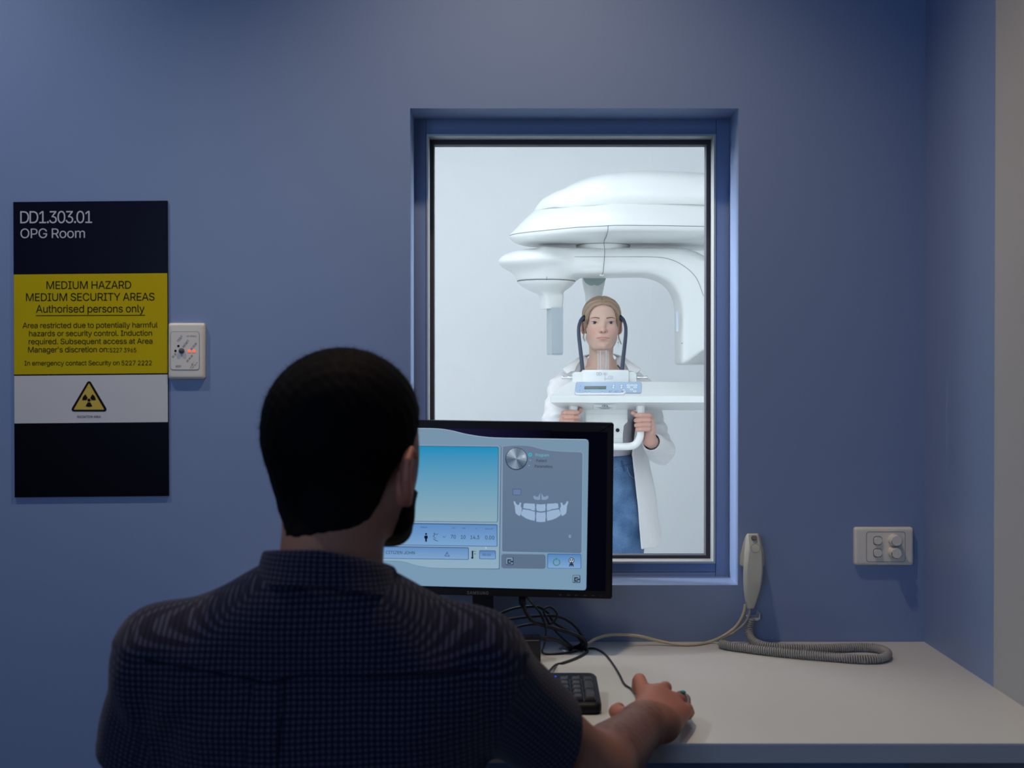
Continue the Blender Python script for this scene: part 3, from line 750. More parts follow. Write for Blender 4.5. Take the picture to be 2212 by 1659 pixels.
def key(x0, s0, x1, s1, leg=None):
    bm = bmesh.new(); g = 0.0010; t = 0.0026; h = 0.0075
    ring_loft(bm, [[kp(x, s, 0.0012) for x, s in rrect(x0+g, s0+g, x1-g, s1-g, 0.0015, 2)], [kp(x, s, 0.003) for x, s in rrect(x0+g, s0+g, x1-g, s1-g, 0.0015, 2)],
                   [kp(x, s, h-0.0008) for x, s in rrect(x0+g+t, s0+g+t*0.7, x1-g-t, s1-g-t*0.5, 0.0018, 2)], [kp(x, s, h) for x, s in rrect(x0+g+t+.0008, s0+g+t*0.7+.0008, x1-g-t-.0008, s1-g-t*0.5-.0008, 0.0015, 2)]])
    k = obj('key', bm, M['key'], kbd, True)
    if leg:
        v, f = text_polys(leg, True); mx = max(p[0] for p in v); sc = 0.0042 if len(leg) < 3 else min(0.003, 0.011/mx)
        bm = bmesh.new(); vs = [bm.verts.new(kp((x0+x1)/2-0.004+p[0]*sc, (s0+s1)/2-0.001+p[1]*sc, h+0.0002)) for p in v]
        for ff in f:
            try: bm.faces.new([vs[i] for i in ff])
            except ValueError: pass
        obj('legend', bm, M['legend'], k)
pt = 0.0188; nx = 0.359; s00 = 0.0115
rows = [s00+pt*k for k in range(6)]
for r, legs in ((4, ('Num', '/', '*', '-')), (3, ('7', '8', '9', None)), (2, ('4', '5', '6', None)), (1, ('1', '2', '3', None))):
    for c_, lg in enumerate(legs):
        if lg: key(nx+pt*c_, rows[r], nx+pt*(c_+1), rows[r+1], lg)
key(nx+pt*3, rows[2], nx+pt*4, rows[4], '+'); key(nx+pt*3, rows[0], nx+pt*4, rows[2], 'Enter')
key(nx, rows[0], nx+pt*2, rows[1], '0'); key(nx+pt*2, rows[0], nx+pt*3, rows[1], '.')
for c_ in range(3):
    key(0.3005+pt*c_, rows[4], 0.3005+pt*(c_+1), rows[5]); key(0.3005+pt*c_, rows[3], 0.3005+pt*(c_+1), rows[4]); key(0.3005+pt*c_, rows[0], 0.3005+pt*(c_+1), rows[1])
key(0.3005+pt, rows[1], 0.3005+pt*2, rows[2])
lay = {4: [1]*13+[2], 3: [1.5]+[1]*12+[1.5], 2: [1.75]+[1]*11+[2.25], 1: [2.25]+[1]*10+[2.75], 0: [1.5, 1.25, 1.25, 5.5, 1.25, 1.25, 1.5, 1.5]}
for r, ws in lay.items():
    x = 0.013
    for w in ws: key(x, rows[r], x+w*pt, rows[r+1]); x += w*pt
M['led_blue'] = emit('led_blue', (40, 70, 255), 2.5)
for k, X in enumerate((0, 1, 2)):
    q = kp(nx+pt*(0.5+k*1.0)+0.006, 0.118, 0.0012)
    bm = bmesh.new(); lathe(bm, [(0.0014, 0), (0.0010, 0.0008)], q, 'Z', 10); o = obj('indicator_lamp', bm, M['led_blue'] if k == 0 else M['legend'], kbd)

# ------------------------------------------------------------ cables
def C2(X, Y, y): return P(1000+X/4.158, 1260+Y/4.158, y)
def D2(X, Y, r=0.0022): return PZ(1000+X/4.158, 1260+Y/4.158, DZ+r)
def cable(name, pts, r, m, label, cat='cable', group=None, n=8, seg=8):
    bm = bmesh.new(); tube(bm, spline(pts, n), r, seg)
    return tag(obj(name, bm, m, None, True, 'keep'), label, cat, group or ('black cables behind the monitor' if m is CB else None))
M['cable_black'] = mat('black_cable', (0.009, 0.009, 0.012), 0.38, var=0.1)
gp = PZ(1240, 1402, DZ)
t = thing('desk_grommet', gp, 'round grey cable grommet in the desk behind the keyboard', 'grommet')
bm = bmesh.new(); lathe(bm, [(0.020, 0.0004), (0.022, 0.002), (0.027, 0.002), (0.029, 0.0002)], gp, 'Z', 32); obj('ring', bm, M['steel'], t, True)
bm = bmesh.new(); fill2d(bm, disc(0, 0, 0.021), lambda x, y: gp+Vector((x, y, 0.0006))); obj('opening', bm, M['seam'], t)
CB = M['cable_black']
g1 = gp+Vector((0.006, 0.004, 0.001)); g2 = gp+Vector((-0.010, 0.002, 0.001)); g3 = gp+Vector((0.010, -0.006, 0.001))
pc = C2(535, 105, MO.y+0.015)
vc = thing('video_cable', gp, 'thick black video cable plugged into the underside of the monitor', 'cable', None)
bm = bmesh.new(); tube(bm, spline([C2(545, 205, -0.12), C2(575, 275, -0.115), C2(640, 348, -0.11), C2(800, 398, -0.10), C2(950, 440, -0.095), C2(1060, 485, -0.09), C2(1102, 530, -0.088), C2(1095, 575, -0.09), g1], 8), 0.0036, 8); obj('lead', bm, CB, vc, True, 'keep')
bm = bmesh.new(); tube(bm, [C2(534, 108, -0.12), C2(535, 180, -0.12), C2(541, 200, -0.12), C2(545, 214, -0.12)], [0.0074, 0.0066, 0.005, 0.0037], 10); obj('plug', bm, M['black'], vc, True, 'keep')
cable('power_cable', [C2(240, 330, -0.06), C2(330, 275, -0.06), C2(440, 232, -0.06), C2(560, 212, -0.06), C2(680, 214, -0.06), C2(760, 262, -0.06), C2(800, 330, -0.06), C2(850, 375, -0.06), C2(950, 425, -0.07), C2(1030, 480, -0.08), C2(1062, 540, -0.086), g1+Vector((-.008, .002, 0))], 0.0026, CB, 'black cable arching highest from the stand neck behind the tangle', 'cable')
cable('signal_cable', [C2(270, 345, -0.075), C2(400, 325, -0.075), C2(600, 300, -0.075), C2(760, 290, -0.075), C2(880, 305, -0.075), C2(980, 360, -0.075), C2(1050, 440, -0.08), C2(1085, 520, -0.085), C2(1075, 565, -0.088), g1+Vector((-.004, -.003, 0))], 0.0027, CB, 'black cable sweeping in a wide arch down into the grommet', 'cable')
cable('looped_cable', [C2(570, 120, -0.10), C2(640, 200, -0.09), C2(690, 260, -0.085), C2(725, 340, -0.085), C2(750, 370, -0.085), C2(810, 350, -0.082), C2(848, 290, -0.08), C2(820, 235, -0.08), C2(770, 212, -0.08), C2(728, 240, -0.082), C2(745, 300, -0.088), C2(790, 380, -0.09), C2(860, 460, -0.092), C2(930, 525, -0.094), C2(985, 575, -0.095), g2], 0.0021, CB, 'thin black cable twisted into a small round loop above the tangle', 'cable')
cable('drooping_cable', [C2(690, 250, -0.10), C2(722, 320, -0.105), C2(745, 400, -0.11), C2(744, 470, -0.12), C2(728, 560, -0.13), D2(712, 610), D2(745, 634), D2(880, 630), D2(1000, 612), D2(1090, 590), D2(1150, 583), D2(1200, 590), D2(1270, 630), D2(1340, 715), D2(1400, 810), D2(1450, 905), D2(1515, 952), Vector((0.204, -0.478, DZ+0.009)), Vector((0.210, -0.494, DZ+0.012))], 0.0019, CB, 'thin black mouse cable winding over the white desk to the hand', 'cable')
cable('box_cable', [C2(560, 500, -0.145), C2(690, 490, -0.13), C2(800, 497, -0.12), C2(880, 525, -0.11), C2(950, 570, -0.10), g2+Vector((.003, -.002, 0))], 0.0040, CB, 'thick black cable leaving the low black box for the grommet', 'cable')
cable('keyboard_cable', [kp(0.36, KD+0.002, -0.006), D2(830, 738), D2(900, 715), D2(1000, 680), D2(1080, 640), D2(1118, 605), g3+Vector((.0, -.002, .001)), g3+Vector((-.004, .004, -.0005))], 0.0025, CB, 'black cable curving from the keyboard back to the grommet', 'cable')
cable('short_cable', [C2(300, 470, -0.10), C2(430, 415, -0.09), C2(540, 380, -0.09), C2(640, 368, -0.09), C2(720, 378, -0.095), C2(860, 415, -0.10)], 0.0026, CB, 'lowest black cable arching from behind the shirt shoulder into the tangle', 'cable')
cable('stray_cable', [P(945, 1284, -0.07), P(958, 1302, -0.06), P(972, 1317, -0.05), P(985, 1335, -0.04)], 0.0032, CB, 'short black cable hanging left of the monitor stand neck', 'cable')

# ------------------------------------------------------------ hand switch on the wall with its coiled cord
hs = thing('hand_switch', wall_pt(1625, 1320), 'ivory corded exposure hand switch in a wall cradle with a grey coiled cord', 'hand switch')
def HP(px, py, d): return P(px, py, -d)
rowsH = [(1152.6, 1614.5, 1637.5, 1617.5, 0.044), (1155, 1612.8, 1639.3, 1617, 0.050), (1165, 1610.8, 1641.8, 1618.2, 0.053), (1180, 1609, 1645, 1619.6, 0.056), (1191, 1608.2, 1647, 1620, 0.058), (1196, 1607.8, 1647.6, 1619.2, 0.0572), (1215, 1606.4, 1648.2, 1616.6, 0.055),
         (1235, 1605.6, 1648, 1615.2, 0.053), (1255, 1605.4, 1646, 1614.4, 0.050), (1275, 1606.6, 1642, 1614.2, 0.047), (1295, 1609.2, 1635.6, 1614.6, 0.043), (1309, 1611.8, 1630.6, 1615.4, 0.040), (1314.5, 1614, 1628.6, 1616.4, 0.037)]
bm = bmesh.new(); rings = []
for y, l_, r_, fl, d in rowsH:
    k = 0.022
    rings.append([HP(l_, y, k), HP(l_-0.2, y, d*0.7), HP(fl-1.5, y, d-0.0012), HP(fl, y, d), HP(r_-3, y, d), HP(r_-1, y, d-0.002), HP(r_, y, d*0.75), HP(r_-0.5, y, k)])
ring_loft(bm, rings); hb = obj('handle', bm, M['ivory'], hs, True)
bm = bmesh.new()
cr = [(1614, 1154), (1610.5, 1158), (1604, 1178), (1599, 1200), (1598, 1217), (1599.5, 1220), (1607, 1225), (1644, 1226), (1650.5, 1221), (1651.2, 1212), (1648.5, 1190), (1642, 1163), (1638, 1154)]
prism(bm, [HP(x, y, 0.0) for x, y in cr], HP(1625, 1190, 0.030)-HP(1625, 1190, 0.0))
bmesh.ops.bevel(bm, geom=[e for e in bm.edges if all(v.co.y < -0.02 for v in e.verts)], offset=0.003, segments=2, affect='EDGES')
obj('cradle', bm, M['ivory'], hs, True)
bm = bmesh.new(); fill2d(bm, rrect(1623, 1157, 1635.5, 1167.4, 4), lambda x, y: HP(x, y, 0.0545)); rk = obj('recess', bm, M['seam'], hs)
bm = bmesh.new(); prism(bm, [HP(x, y, 0.053) for x, y in rrect(1624.6, 1157.6, 1634.2, 1165.2, 2.5)], Vector((0, -0.004, 0))); obj('trigger', bm, mat('trigger_grey', (0.22, 0.20, 0.20), 0.5), rk)
bm = bmesh.new(); ringline(bm, disc(1632.2, 1184.5, 10.2, 28), disc(1632.2, 1184.5, 9.4, 28), lambda x, y: HP(x, y, 0.0588)); obj('button_outline', bm, mat('ivory_seam', (0.22, 0.20, 0.16), 0.6), hs)
bm = bmesh.new(); prism(bm, [HP(x, y, 0.0) for x, y in ((1611, 1329), (1633.5, 1328), (1634.5, 1319), (1636, 1319), (1635.5, 1331), (1630, 1334), (1612, 1333))], Vector((0, -0.03, 0))); obj('hook', bm, M['cream'], hs)
zc = DZ+0.0088
coil = [P(1622.5, 1334, -0.030), P(1619, 1350, -0.030), P(1617.5, 1365, -0.032), P(1621, 1377, -0.04), P(1629, 1386, -0.055)] + [PZ(x, y, zc) for x, y in
        ((1647, 1394), (1672, 1397.5), (1701, 1399.6), (1746, 1401), (1791, 1400), (1830, 1398.6), (1862, 1398), (1888, 1399.5), (1907, 1404), (1917, 1411), (1914, 1418), (1900, 1422.4), (1875, 1424), (1840, 1422.4), (1791, 1418.6), (1745, 1415), (1701, 1411), (1655, 1406), (1610, 1400), (1580, 1396), (1558, 1391))]
path = spline(coil, 24)
ln = [0.0]
for a_, b_ in zip(path[:-1], path[1:]): ln.append(ln[-1]+(b_-a_).length)
hp = []; pitch = 0.0043; tot = ln[-1]; N = int(tot/pitch*14); j = 0
tv0 = (path[1]-path[0]).normalized(); nrm = tv0.orthogonal().normalized()
for i in range(N+1):
    s_ = tot*i/N
    while j < len(ln)-2 and ln[j+1] < s_: j += 1
    f_ = (s_-ln[j])/max(1e-9, ln[j+1]-ln[j]); p_ = path[j].lerp(path[j+1], f_); tv = (path[j+1]-path[j]).normalized()
    nrm = (nrm-tv*nrm.dot(tv)).normalized(); bn = tv.cross(nrm); a_ = 2*math.pi*s_/pitch
    hp.append(p_+(nrm*math.cos(a_)+bn*math.sin(a_))*0.0066)
bm = bmesh.new(); tube(bm, hp, 0.0019, 6); obj('coiled_cord', bm, M['cord_grey'], hs, True, 'keep')
bm = bmesh.new(); tube(bm, spline([P(1619, 1312, -0.035), P(1618.6, 1326, -0.036), P(1613, 1340, -0.036), P(1601, 1354, -0.04), P(1580, 1370, -0.06), PZ(1558, 1383, DZ+0.010), hp[-1]], 8), 0.0022, 8); obj('lead', bm, M['cord_grey'], hs, True, 'keep')
cable('beige_cable', [P(1610, 1305, -0.018), P(1607, 1322, -0.02), P(1598, 1342, -0.022), P(1585, 1358, -0.024), P(1562, 1374, -0.03), PZ(1535, 1386, DZ+0.004), PZ(1500, 1392, DZ+0.0035), PZ(1460, 1391.5, DZ+0.004), P(1420, 1384, -0.035), P(1380, 1374, -0.04), P(1340, 1371, -0.045), P(1310, 1373, -0.05), P(1285, 1381, -0.06), P(1270, 1391, -0.075), gp+Vector((0.014, 0.006, 0.002)), gp+Vector((0.008, 0.004, 0.001))], 0.0029, M['cable_beige'], 'beige cable running along the wall from the hand switch to the grommet', 'cable')

# ------------------------------------------------------------ mouse under the hand
ms = thing('computer_mouse', (0.222, -0.55, DZ), 'black computer mouse covered by the seated person\'s right hand on the desk', 'mouse')
bm = bmesh.new(); rings = []
for k in range(13):
    t = k/12; y = -0.492-0.112*t
    w = 0.029*(1-abs(2*t-1)**3.2*0.45); h = 0.010+0.024*math.sin(math.pi*min(1, 0.12+t*0.78))
    if k in (0, 12): w *= 0.6; h *= 0.55
    rings.append([Vector((0.215+0.012*t+w*math.cos(a), y, DZ+0.002+h*max(0, math.sin(a))**0.8)) for a in [math.pi*q/12 for q in range(13)]])
ring_loft(bm, rings); obj('body', bm, M['black'], ms, True)
bm = bmesh.new(); lathe(bm, [(0.009, -0.003), (0.009, 0.003)], (0.216, -0.515, DZ+0.026), 'X', 16); obj('scroll_wheel', bm, M['button_grey'], ms, True)
# ------------------------------------------------------------ smooth solids: blended distance fields turned into one mesh
def A(v): return np.array([v[0], v[1], v[2]], dtype=np.float64)
def s_ell(c, r, rot=None):
    c = A(c); r = np.array(r, float); rt = None if rot is None else np.array(rot, float)
    def f(p):
        q = p-c
        if rt is not None: q = q @ rt
        k0 = np.sqrt(((q/r)**2).sum(1)); k1 = np.sqrt(((q/(r*r))**2).sum(1))
        return np.where(k1 > 1e-9, k0*(k0-1)/np.maximum(k1, 1e-9), -r.min())
    return f
def s_cap(a, b, ra, rb=None):
    a = A(a); b = A(b); rb = ra if rb is None else rb
    ab = b-a; L2 = max(1e-12, (ab*ab).sum())
    def f(p):
        q = p-a; t = np.clip((q@ab)/L2, 0, 1)
        return np.sqrt(((q-t[:, None]*ab)**2).sum(1)) - (ra+(rb-ra)*t)
    return f
def s_chain(pts, rs):
    fs = [s_cap(pts[i], pts[i+1], rs[i], rs[i+1]) for i in range(len(pts)-1)]
    def f(p):
        d = fs[0](p)
        for g in fs[1:]: d = np.minimum(d, g(p))
        return d
    return f
def s_box(c, h, r=0.0, rot=None):
    c = A(c); h = np.array(h, float)-r; rt = None if rot is None else np.array(rot, float)
    def f(p):
        q = p-c
        if rt is not None: q = q @ rt
        q = np.abs(q)-h
        return np.sqrt((np.maximum(q, 0)**2).sum(1)) + np.minimum(q.max(1), 0) - r
    return f
def s_cyl(c, r, h, rd=0.0):
    """vertical cylinder"""
    c = A(c)
    def f(p):
        q = p-c
        dx = np.sqrt(q[:, 0]**2+q[:, 1]**2)-(r-rd); dz = np.abs(q[:, 2])-(h-rd)
        return np.minimum(np.maximum(dx, dz), 0)+np.sqrt(np.maximum(dx, 0)**2+np.maximum(dz, 0)**2)-rd
    return f
def rotz(a):
    c, s = math.cos(a), math.sin(a); return np.array([[c, -s, 0], [s, c, 0], [0, 0, 1.0]])
def roty(a):
    c, s = math.cos(a), math.sin(a); return np.array([[c, 0, s], [0, 1, 0], [-s, 0, c]])
def rotx(a):
    c, s = math.cos(a), math.sin(a); return np.array([[1.0, 0, 0], [0, c, -s], [0, s, c]])
def smin(a, b, k):
    if k <= 0: return np.minimum(a, b)
    h = np.maximum(k-np.abs(a-b), 0)/k
    return np.minimum(a, b)-h*h*k*0.25
def smax(a, b, k): return -smin(-a, -b, k)
def field(ops, p, keep=None):
    """ops: list of (sign, k, function); '+' adds, '-' cuts, '&' keeps the common part, '!' is a function of (p, d)"""
    d = np.full(len(p), 1e3)
    for i, (sg_, k, f) in enumerate(ops):
        if keep is not None and not keep[i]: continue
        if sg_ == '+': d = smin(d, f(p), k)
        elif sg_ == '-': d = smax(d, -f(p), k)
        elif sg_ == '&': d = smax(d, f(p), k)
        else: d = f(p, d)
    return d
CULL = 4.0
def solid(name, ops, lo, hi, h, material, parent, attrs=None, B=16, relax=0):
    lo = np.array(lo, float); hi = np.array(hi, float)
    nb = np.maximum(1, np.ceil((hi-lo)/(h*B)).astype(int))
    N = nb*B+2
    bi = np.stack(np.meshgrid(*[np.arange(n) for n in nb], indexing='ij'), -1).reshape(-1, 3)
    cen = lo+(bi+0.5)*(h*B)
    rad = h*B*math.sqrt(3)/2
    cd = []
    for sg_, k, f in ops:
        cd.append(np.zeros(len(cen)) if sg_ in '!' else f(cen))
    total = field(ops, cen)
    maybe = np.abs(total) < rad*2.4+0.03
    g = np.arange(B+1)
    loc = np.stack(np.meshgrid(g, g, g, indexing='ij'), -1).reshape(-1, 3)
    ids, pos, quads = [], [], []
    def gid(ijk): return (ijk[:, 0]*N[1]+ijk[:, 1])*N[2]+ijk[:, 2]
    corner = [(i, j, k) for i in (0, 1) for j in (0, 1) for k in (0, 1)]
    edges = [(a, b) for a in range(8) for b in range(a+1, 8) if sum(abs(np.array(corner[a])-np.array(corner[b]))) == 1]
    for n in np.nonzero(maybe)[0]:
        keep = [True if s_ in '!&' else cd[i][n] < rad*CULL+max(k, 0.004)+0.008 for i, (s_, k, f) in enumerate(ops)]
        if not any(kk for kk, o in zip(keep, ops) if o[0] == '+'): continue
        base = bi[n]*B
        v = field(ops, lo+(base+loc)*h, keep).reshape(B+1, B+1, B+1)
        s = v < 0
        if s.all() or not s.any(): continue
        cs = [s[i:B+i, j:B+j, k:B+k] for i, j, k in corner]; cv = [v[i:B+i, j:B+j, k:B+k] for i, j, k in corner]
        cnt = sum(c.astype(np.int8) for c in cs)
        act = (cnt > 0) & (cnt < 8)
        idx = np.stack(np.nonzero(act), -1)
        if len(idx):
            acc = np.zeros((len(idx), 3)); m = np.zeros(len(idx))
            C = [c[act] for c in cv]
            for a, b in edges:
                x = (C[a] < 0) != (C[b] < 0)
                t = np.where(x, C[a]/np.where(x, C[a]-C[b], 1), 0)
                pa = np.array(corner[a], float); pb = np.array(corner[b], float)
                acc += np.where(x[:, None], pa+(pb-pa)*t[:, None], 0); m += x
            ids.append(gid(base+idx)); pos.append(lo+(base+idx+acc/m[:, None])*h)
        for ax in range(3):
            sl0 = [slice(0, B)]*3; sl1 = [slice(0, B)]*3; sl1[ax] = slice(1, B+1)
            a = s[tuple(sl0)]; b = s[tuple(sl1)]
            e = np.stack(np.nonzero(a != b), -1)
            if not len(e): continue
            inside_first = a[e[:, 0], e[:, 1], e[:, 2]]
            u, w = (ax+1) % 3, (ax+2) % 3
            du = np.zeros(3, int); du[u] = 1; dw = np.zeros(3, int); dw[w] = 1
            e = e+base
            q = np.stack([gid(e-du-dw), gid(e-dw), gid(e), gid(e-du)], -1)
            q[~inside_first] = q[~inside_first][:, ::-1]
            ok = (e[:, u] > 0) & (e[:, w] > 0)
            quads.append(q[ok])
    ids = np.concatenate(ids); pos = np.concatenate(pos); quads = np.concatenate(quads)
    order = np.argsort(ids); ids = ids[order]; pos = pos[order]
    qi = np.searchsorted(ids, quads); qi = np.minimum(qi, len(ids)-1)
    good = (ids[qi] == quads).all(1); qi = qi[good]; print("SOLID", name, len(qi), "dropped", int((~good).sum()))
    for _ in range(relax):
        acc = np.zeros_like(pos); m = np.zeros(len(pos))
        for a in range(4):
            b = (a+1) % 4
            np.add.at(acc, qi[:, a], pos[qi[:, b]]); np.add.at(m, qi[:, a], 1)
            np.add.at(acc, qi[:, b], pos[qi[:, a]]); np.add.at(m, qi[:, b], 1)
        pos = np.where(m[:, None] > 0, pos*0.5+0.5*acc/np.maximum(m, 1)[:, None], pos)
    me = bpy.data.meshes.new(name)
    me.vertices.add(len(pos)); me.vertices.foreach_set('co', pos.astype(np.float32).ravel())
    me.loops.add(qi.size); me.loops.foreach_set('vertex_index', qi.astype(np.int32).ravel())
    me.polygons.add(len(qi)); me.polygons.foreach_set('loop_start', (np.arange(len(qi))*4).astype(np.int32))
    try: me.polygons.foreach_set('loop_total', np.full(len(qi), 4, np.int32))
    except Exception: pass
    me.update(calc_edges=True)
    if attrs:
        for an, fn in attrs.items():
            val = fn(pos)
            if val.shape[1] == 4:
                at = me.attributes.new(an, 'FLOAT_COLOR', 'POINT'); at.data.foreach_set('color', val.astype(np.float32).ravel())
            else:
                at = me.attributes.new(an, 'FLOAT_VECTOR', 'POINT'); at.data.foreach_set('vector', val.astype(np.float32).ravel())
    return link_mesh(name, me, material, parent, True)
def march(ops, x, z, y0, y1, n=200):
    """first y (from y0 towards y1) where the solid is entered at (x, z)"""
    ys = np.linspace(y0, y1, n); p = np.stack([np.full(n, x), ys, np.full(n, z)], -1)
    d = field(ops, p); i = np.nonzero(d < 0)[0]
    return None if not len(i) else float(ys[i[0]])
# ------------------------------------------------------------ panoramic dental x-ray machine
YM = 2.6
mc = thing('xray_machine', P(1640, 700, YM).xy.to_3d(), 'large white panoramic dental x-ray machine behind the window', 'x-ray machine')
MW = M['machine']
M['machine_seam'] = mat('machine_seam', (0.10, 0.11, 0.12), 0.6)
def zq(py, y=YM): return P(1300, py, y).z
def xq(px, y=YM): return P(px, 700, y).x
def interp(tab, x): return float(np.interp(x, [t[0] for t in tab], [t[1] for t in tab]))
# overhead carriage: lower shell
topB = [(1099.5, 511), (1103, 506), (1110, 500), (1120, 489), (1134, 475), (1156, 456), (1190, 449), (1234, 444), (1300, 438), (1400, 433), (1640, 433)]
widB = [(1099.5, 0.004), (1101, 0.035), (1106, 0.07), (1115, 0.105), (1134, 0.15), (1174, 0.22), (1234, 0.32), (1313, 0.388), (1400, 0.38), (1524, 0.345), (1640, 0.31)]
botB = [(1099.5, 513), (1103, 517), (1110, 522), (1125, 527), (1148, 530), (1190, 531), (1640, 531)]
ZR = zq(511)
def hull(stations, topf, widf, zrf, botf, pu, pl, n=20):
    rings = []
    for s in stations:
        x = xq(s); w = widf(s); zt = zq(topf(s)); zr = zrf(s); zb = botf(s)
        r = []
        for k in range(n):
            a = math.pi*k/n; c, si = math.cos(a), max(0.0, math.sin(a))
            r.append(Vector((x, YM-w*math.copysign(abs(c)**pu[0], c), zr+(zt-zr)*si**pu[1])))
        for k in range(n):
            a = math.pi+math.pi*k/n; c, si = math.cos(a), max(0.0, -math.sin(a))
            r.append(Vector((x, YM-w*math.copysign(abs(c)**pl[0], c), zr+(zb-zr)*si**pl[1])))
        rings.append(r)
    return rings
st_ = [1099.5, 1101, 1103, 1106, 1110, 1115, 1120, 1127, 1134, 1145, 1156, 1174, 1190, 1212, 1234, 1260, 1290, 1313, 1340, 1370, 1400, 1440, 1480, 1524, 1580, 1640]
ringsB = hull(st_, lambda s: interp(topB, s), lambda s: interp(widB, s), lambda s: ZR, lambda s: zq(interp(botB, s)), (0.85, 0.95), (0.75, 0.55))
bm = bmesh.new(); ring_loft(bm, ringsB); obj('carriage_shell', bm, MW, mc, True, 'keep')
bm = bmesh.new()
tube(bm, [Vector((xq(s), YM-interp(widB, s)-0.0002, ZR)) for s in st_[1:]], 0.0011, 6); obj('shell_seam', bm, M['machine_seam'], mc)
topA = [(1153, 457), (1156, 451), (1160, 446), (1171, 434), (1194.5, 422), (1214.6, 414.5), (1236, 404), (1258, 395.5), (1280, 389), (1300, 385.5), (1340, 381.3), (1382, 380), (1450, 381.5), (1524, 386), (1640, 398)]
widA = [(1153, 0.004), (1156, 0.05), (1160, 0.08), (1171, 0.125), (1194, 0.18), (1214, 0.215), (1258, 0.27), (1300, 0.30), (1382, 0.32), (1524, 0.31), (1640, 0.29)]
stA = [1153, 1154.5, 1156, 1160, 1165, 1171, 1182, 1194.5, 1214.6, 1236, 1258, 1280, 1300, 1320, 1340, 1382, 1420, 1450, 1490, 1524, 1580, 1640]
ringsA = hull(stA, lambda s: interp(topA, s), lambda s: interp(widA, s), lambda s: zq(459 if s < 1200 else 462), lambda s: zq(462 if s < 1200 else 470), (0.6, 0.62), (1, 1))
bm = bmesh.new(); ring_loft(bm, ringsA); obj('carriage_cover', bm, MW, mc, True, 'keep')
q = P(1233, 446, YM-0.20)
bm = bmesh.new(); bmesh.ops.create_uvsphere(bm, u_segments=14, v_segments=8, radius=0.007, matrix=Matrix.Translation(q)); obj('cover_cap', bm, MW, mc, True)
# bearing between carriage and rotor
bm = bmesh.new(); lathe(bm, [(0.107, zq(545)-1.0), (0.107, zq(521)-1.0)], (xq(1302.5), YM, 1.0), 'Z', 40); obj('bearing', bm, MW, mc, True)
bm = bmesh.new(); zb_ = zq(531.5); lathe(bm, [(0.1085, 0), (0.1085, 0.004)], (xq(1302.5), YM, zb_), 'Z', 40); obj('bearing_seam', bm, M['machine_seam'], mc)
# rotor: lobe, arm, elbow and tube head in one casting
x_l, x_r = xq(1165), xq(1512); zc_ = zq(568); ht = 0.052
def rotor2d(p):
    x, z = p[:, 0], p[:, 2]
    def b2(cx, cz, hx, hz, r):
        qx = np.abs(x-cx)-hx+r; qz = np.abs(z-cz)-hz+r
        return np.sqrt(np.maximum(qx, 0)**2+np.maximum(qz, 0)**2)+np.minimum(np.maximum(qx, qz), 0)-r
    arm = b2((x_l+x_r)/2, zc_, (x_r-x_l)/2, ht, 0.02)
    top, bot = zq(540), zq(788)
    hs_ = b2(x_r, (top+bot)/2, 0.089, (top-bot)/2, 0.012)
    d = smin(arm, hs_, 0.16)
    big = b2((x_l-0.6+xq(1562))/2, top-0.6, (xq(1562)-x_l+0.6)/2, 0.6, 0.20)
    return np.maximum(d, big)
def rotor_ext(p):
    d = rotor2d(p); e = np.abs(p[:, 1]-YM)-0.122
    r = 0.030
    d2 = d+r; e2 = e+r
    return np.minimum(np.maximum(d2, e2), 0)+np.sqrt(np.maximum(d2, 0)**2+np.maximum(e2, 0)**2)-r
ops = [('+', 0, rotor_ext), ('+', 0.03, s_ell((xq(1165), YM, zq(566)), (0.163, 0.17, 0.052))),
       ('+', 0.05, s_cyl((xq(1180), YM, zq(590)), 0.1155, zq(573)-zq(590), 0.004)),
       ('+', 0.03, s_ell((xq(1292), YM, zq(583)), (0.10, 0.10, 0.022)))]
ops.append(('-', 0.0, s_box((xq(1180), YM, zq(640)), (0.2, 0.2, zq(607.5)-zq(640)))))
# bevelled foot of the tube head
nb_ = np.array([0.55, -0.35, -0.76]); nb_ /= np.linalg.norm(nb_); pb_ = A((xq(1463), YM-0.122, zq(788)))
ops.append(('!', 0, lambda p, d: np.where(p[:, 0] > xq(1400), smax(d, (p-pb_)@nb_-0.004, 0.006), d)))
solid('rotor', ops, (xq(1070), YM-0.19, zq(800)), (xq(1600), YM+0.19, zq(525)), 0.0042, MW, mc, relax=2)
yf = YM-0.1235
bm = bmesh.new()
tube(bm, spline([P(1181, 606, yf-0.0), P(1181, 580, yf), P(1181, 555, yf)], 3)+spline([P(1181, 554.7, yf), P(1300, 554.7, yf), P(1408, 555, yf), P(1450, 561, yf), P(1482, 578, yf), P(1505, 602, yf), P(1520, 640, yf)], 8), 0.0007, 5); obj('rotor_seam', bm, M['machine_seam'], mc)
yh = YM-0.13
bm = bmesh.new(); fill2d(bm, rrect(1460.5, 672, 1465.2, 716, 2), lambda x, y: P(x, y, yh+0.02)); obj('head_label', bm, mat('label_blue', (0.58, 0.67, 0.78), 0.4), mc)
bm = bmesh.new(); lathe(bm, [(0.0085, 0), (0.0085, -0.004)], P(1463.2, 690, YM-0.1), 'X', 16); obj('head_lens', bm, M['black_gloss'], mc, True)
bm = bmesh.new(); lathe(bm, [(0.002, 0), (0.002, -0.002)], P(1473, 741.5, YM-0.122), 'Y', 10); obj('screw', bm, M['machine_seam'], mc)
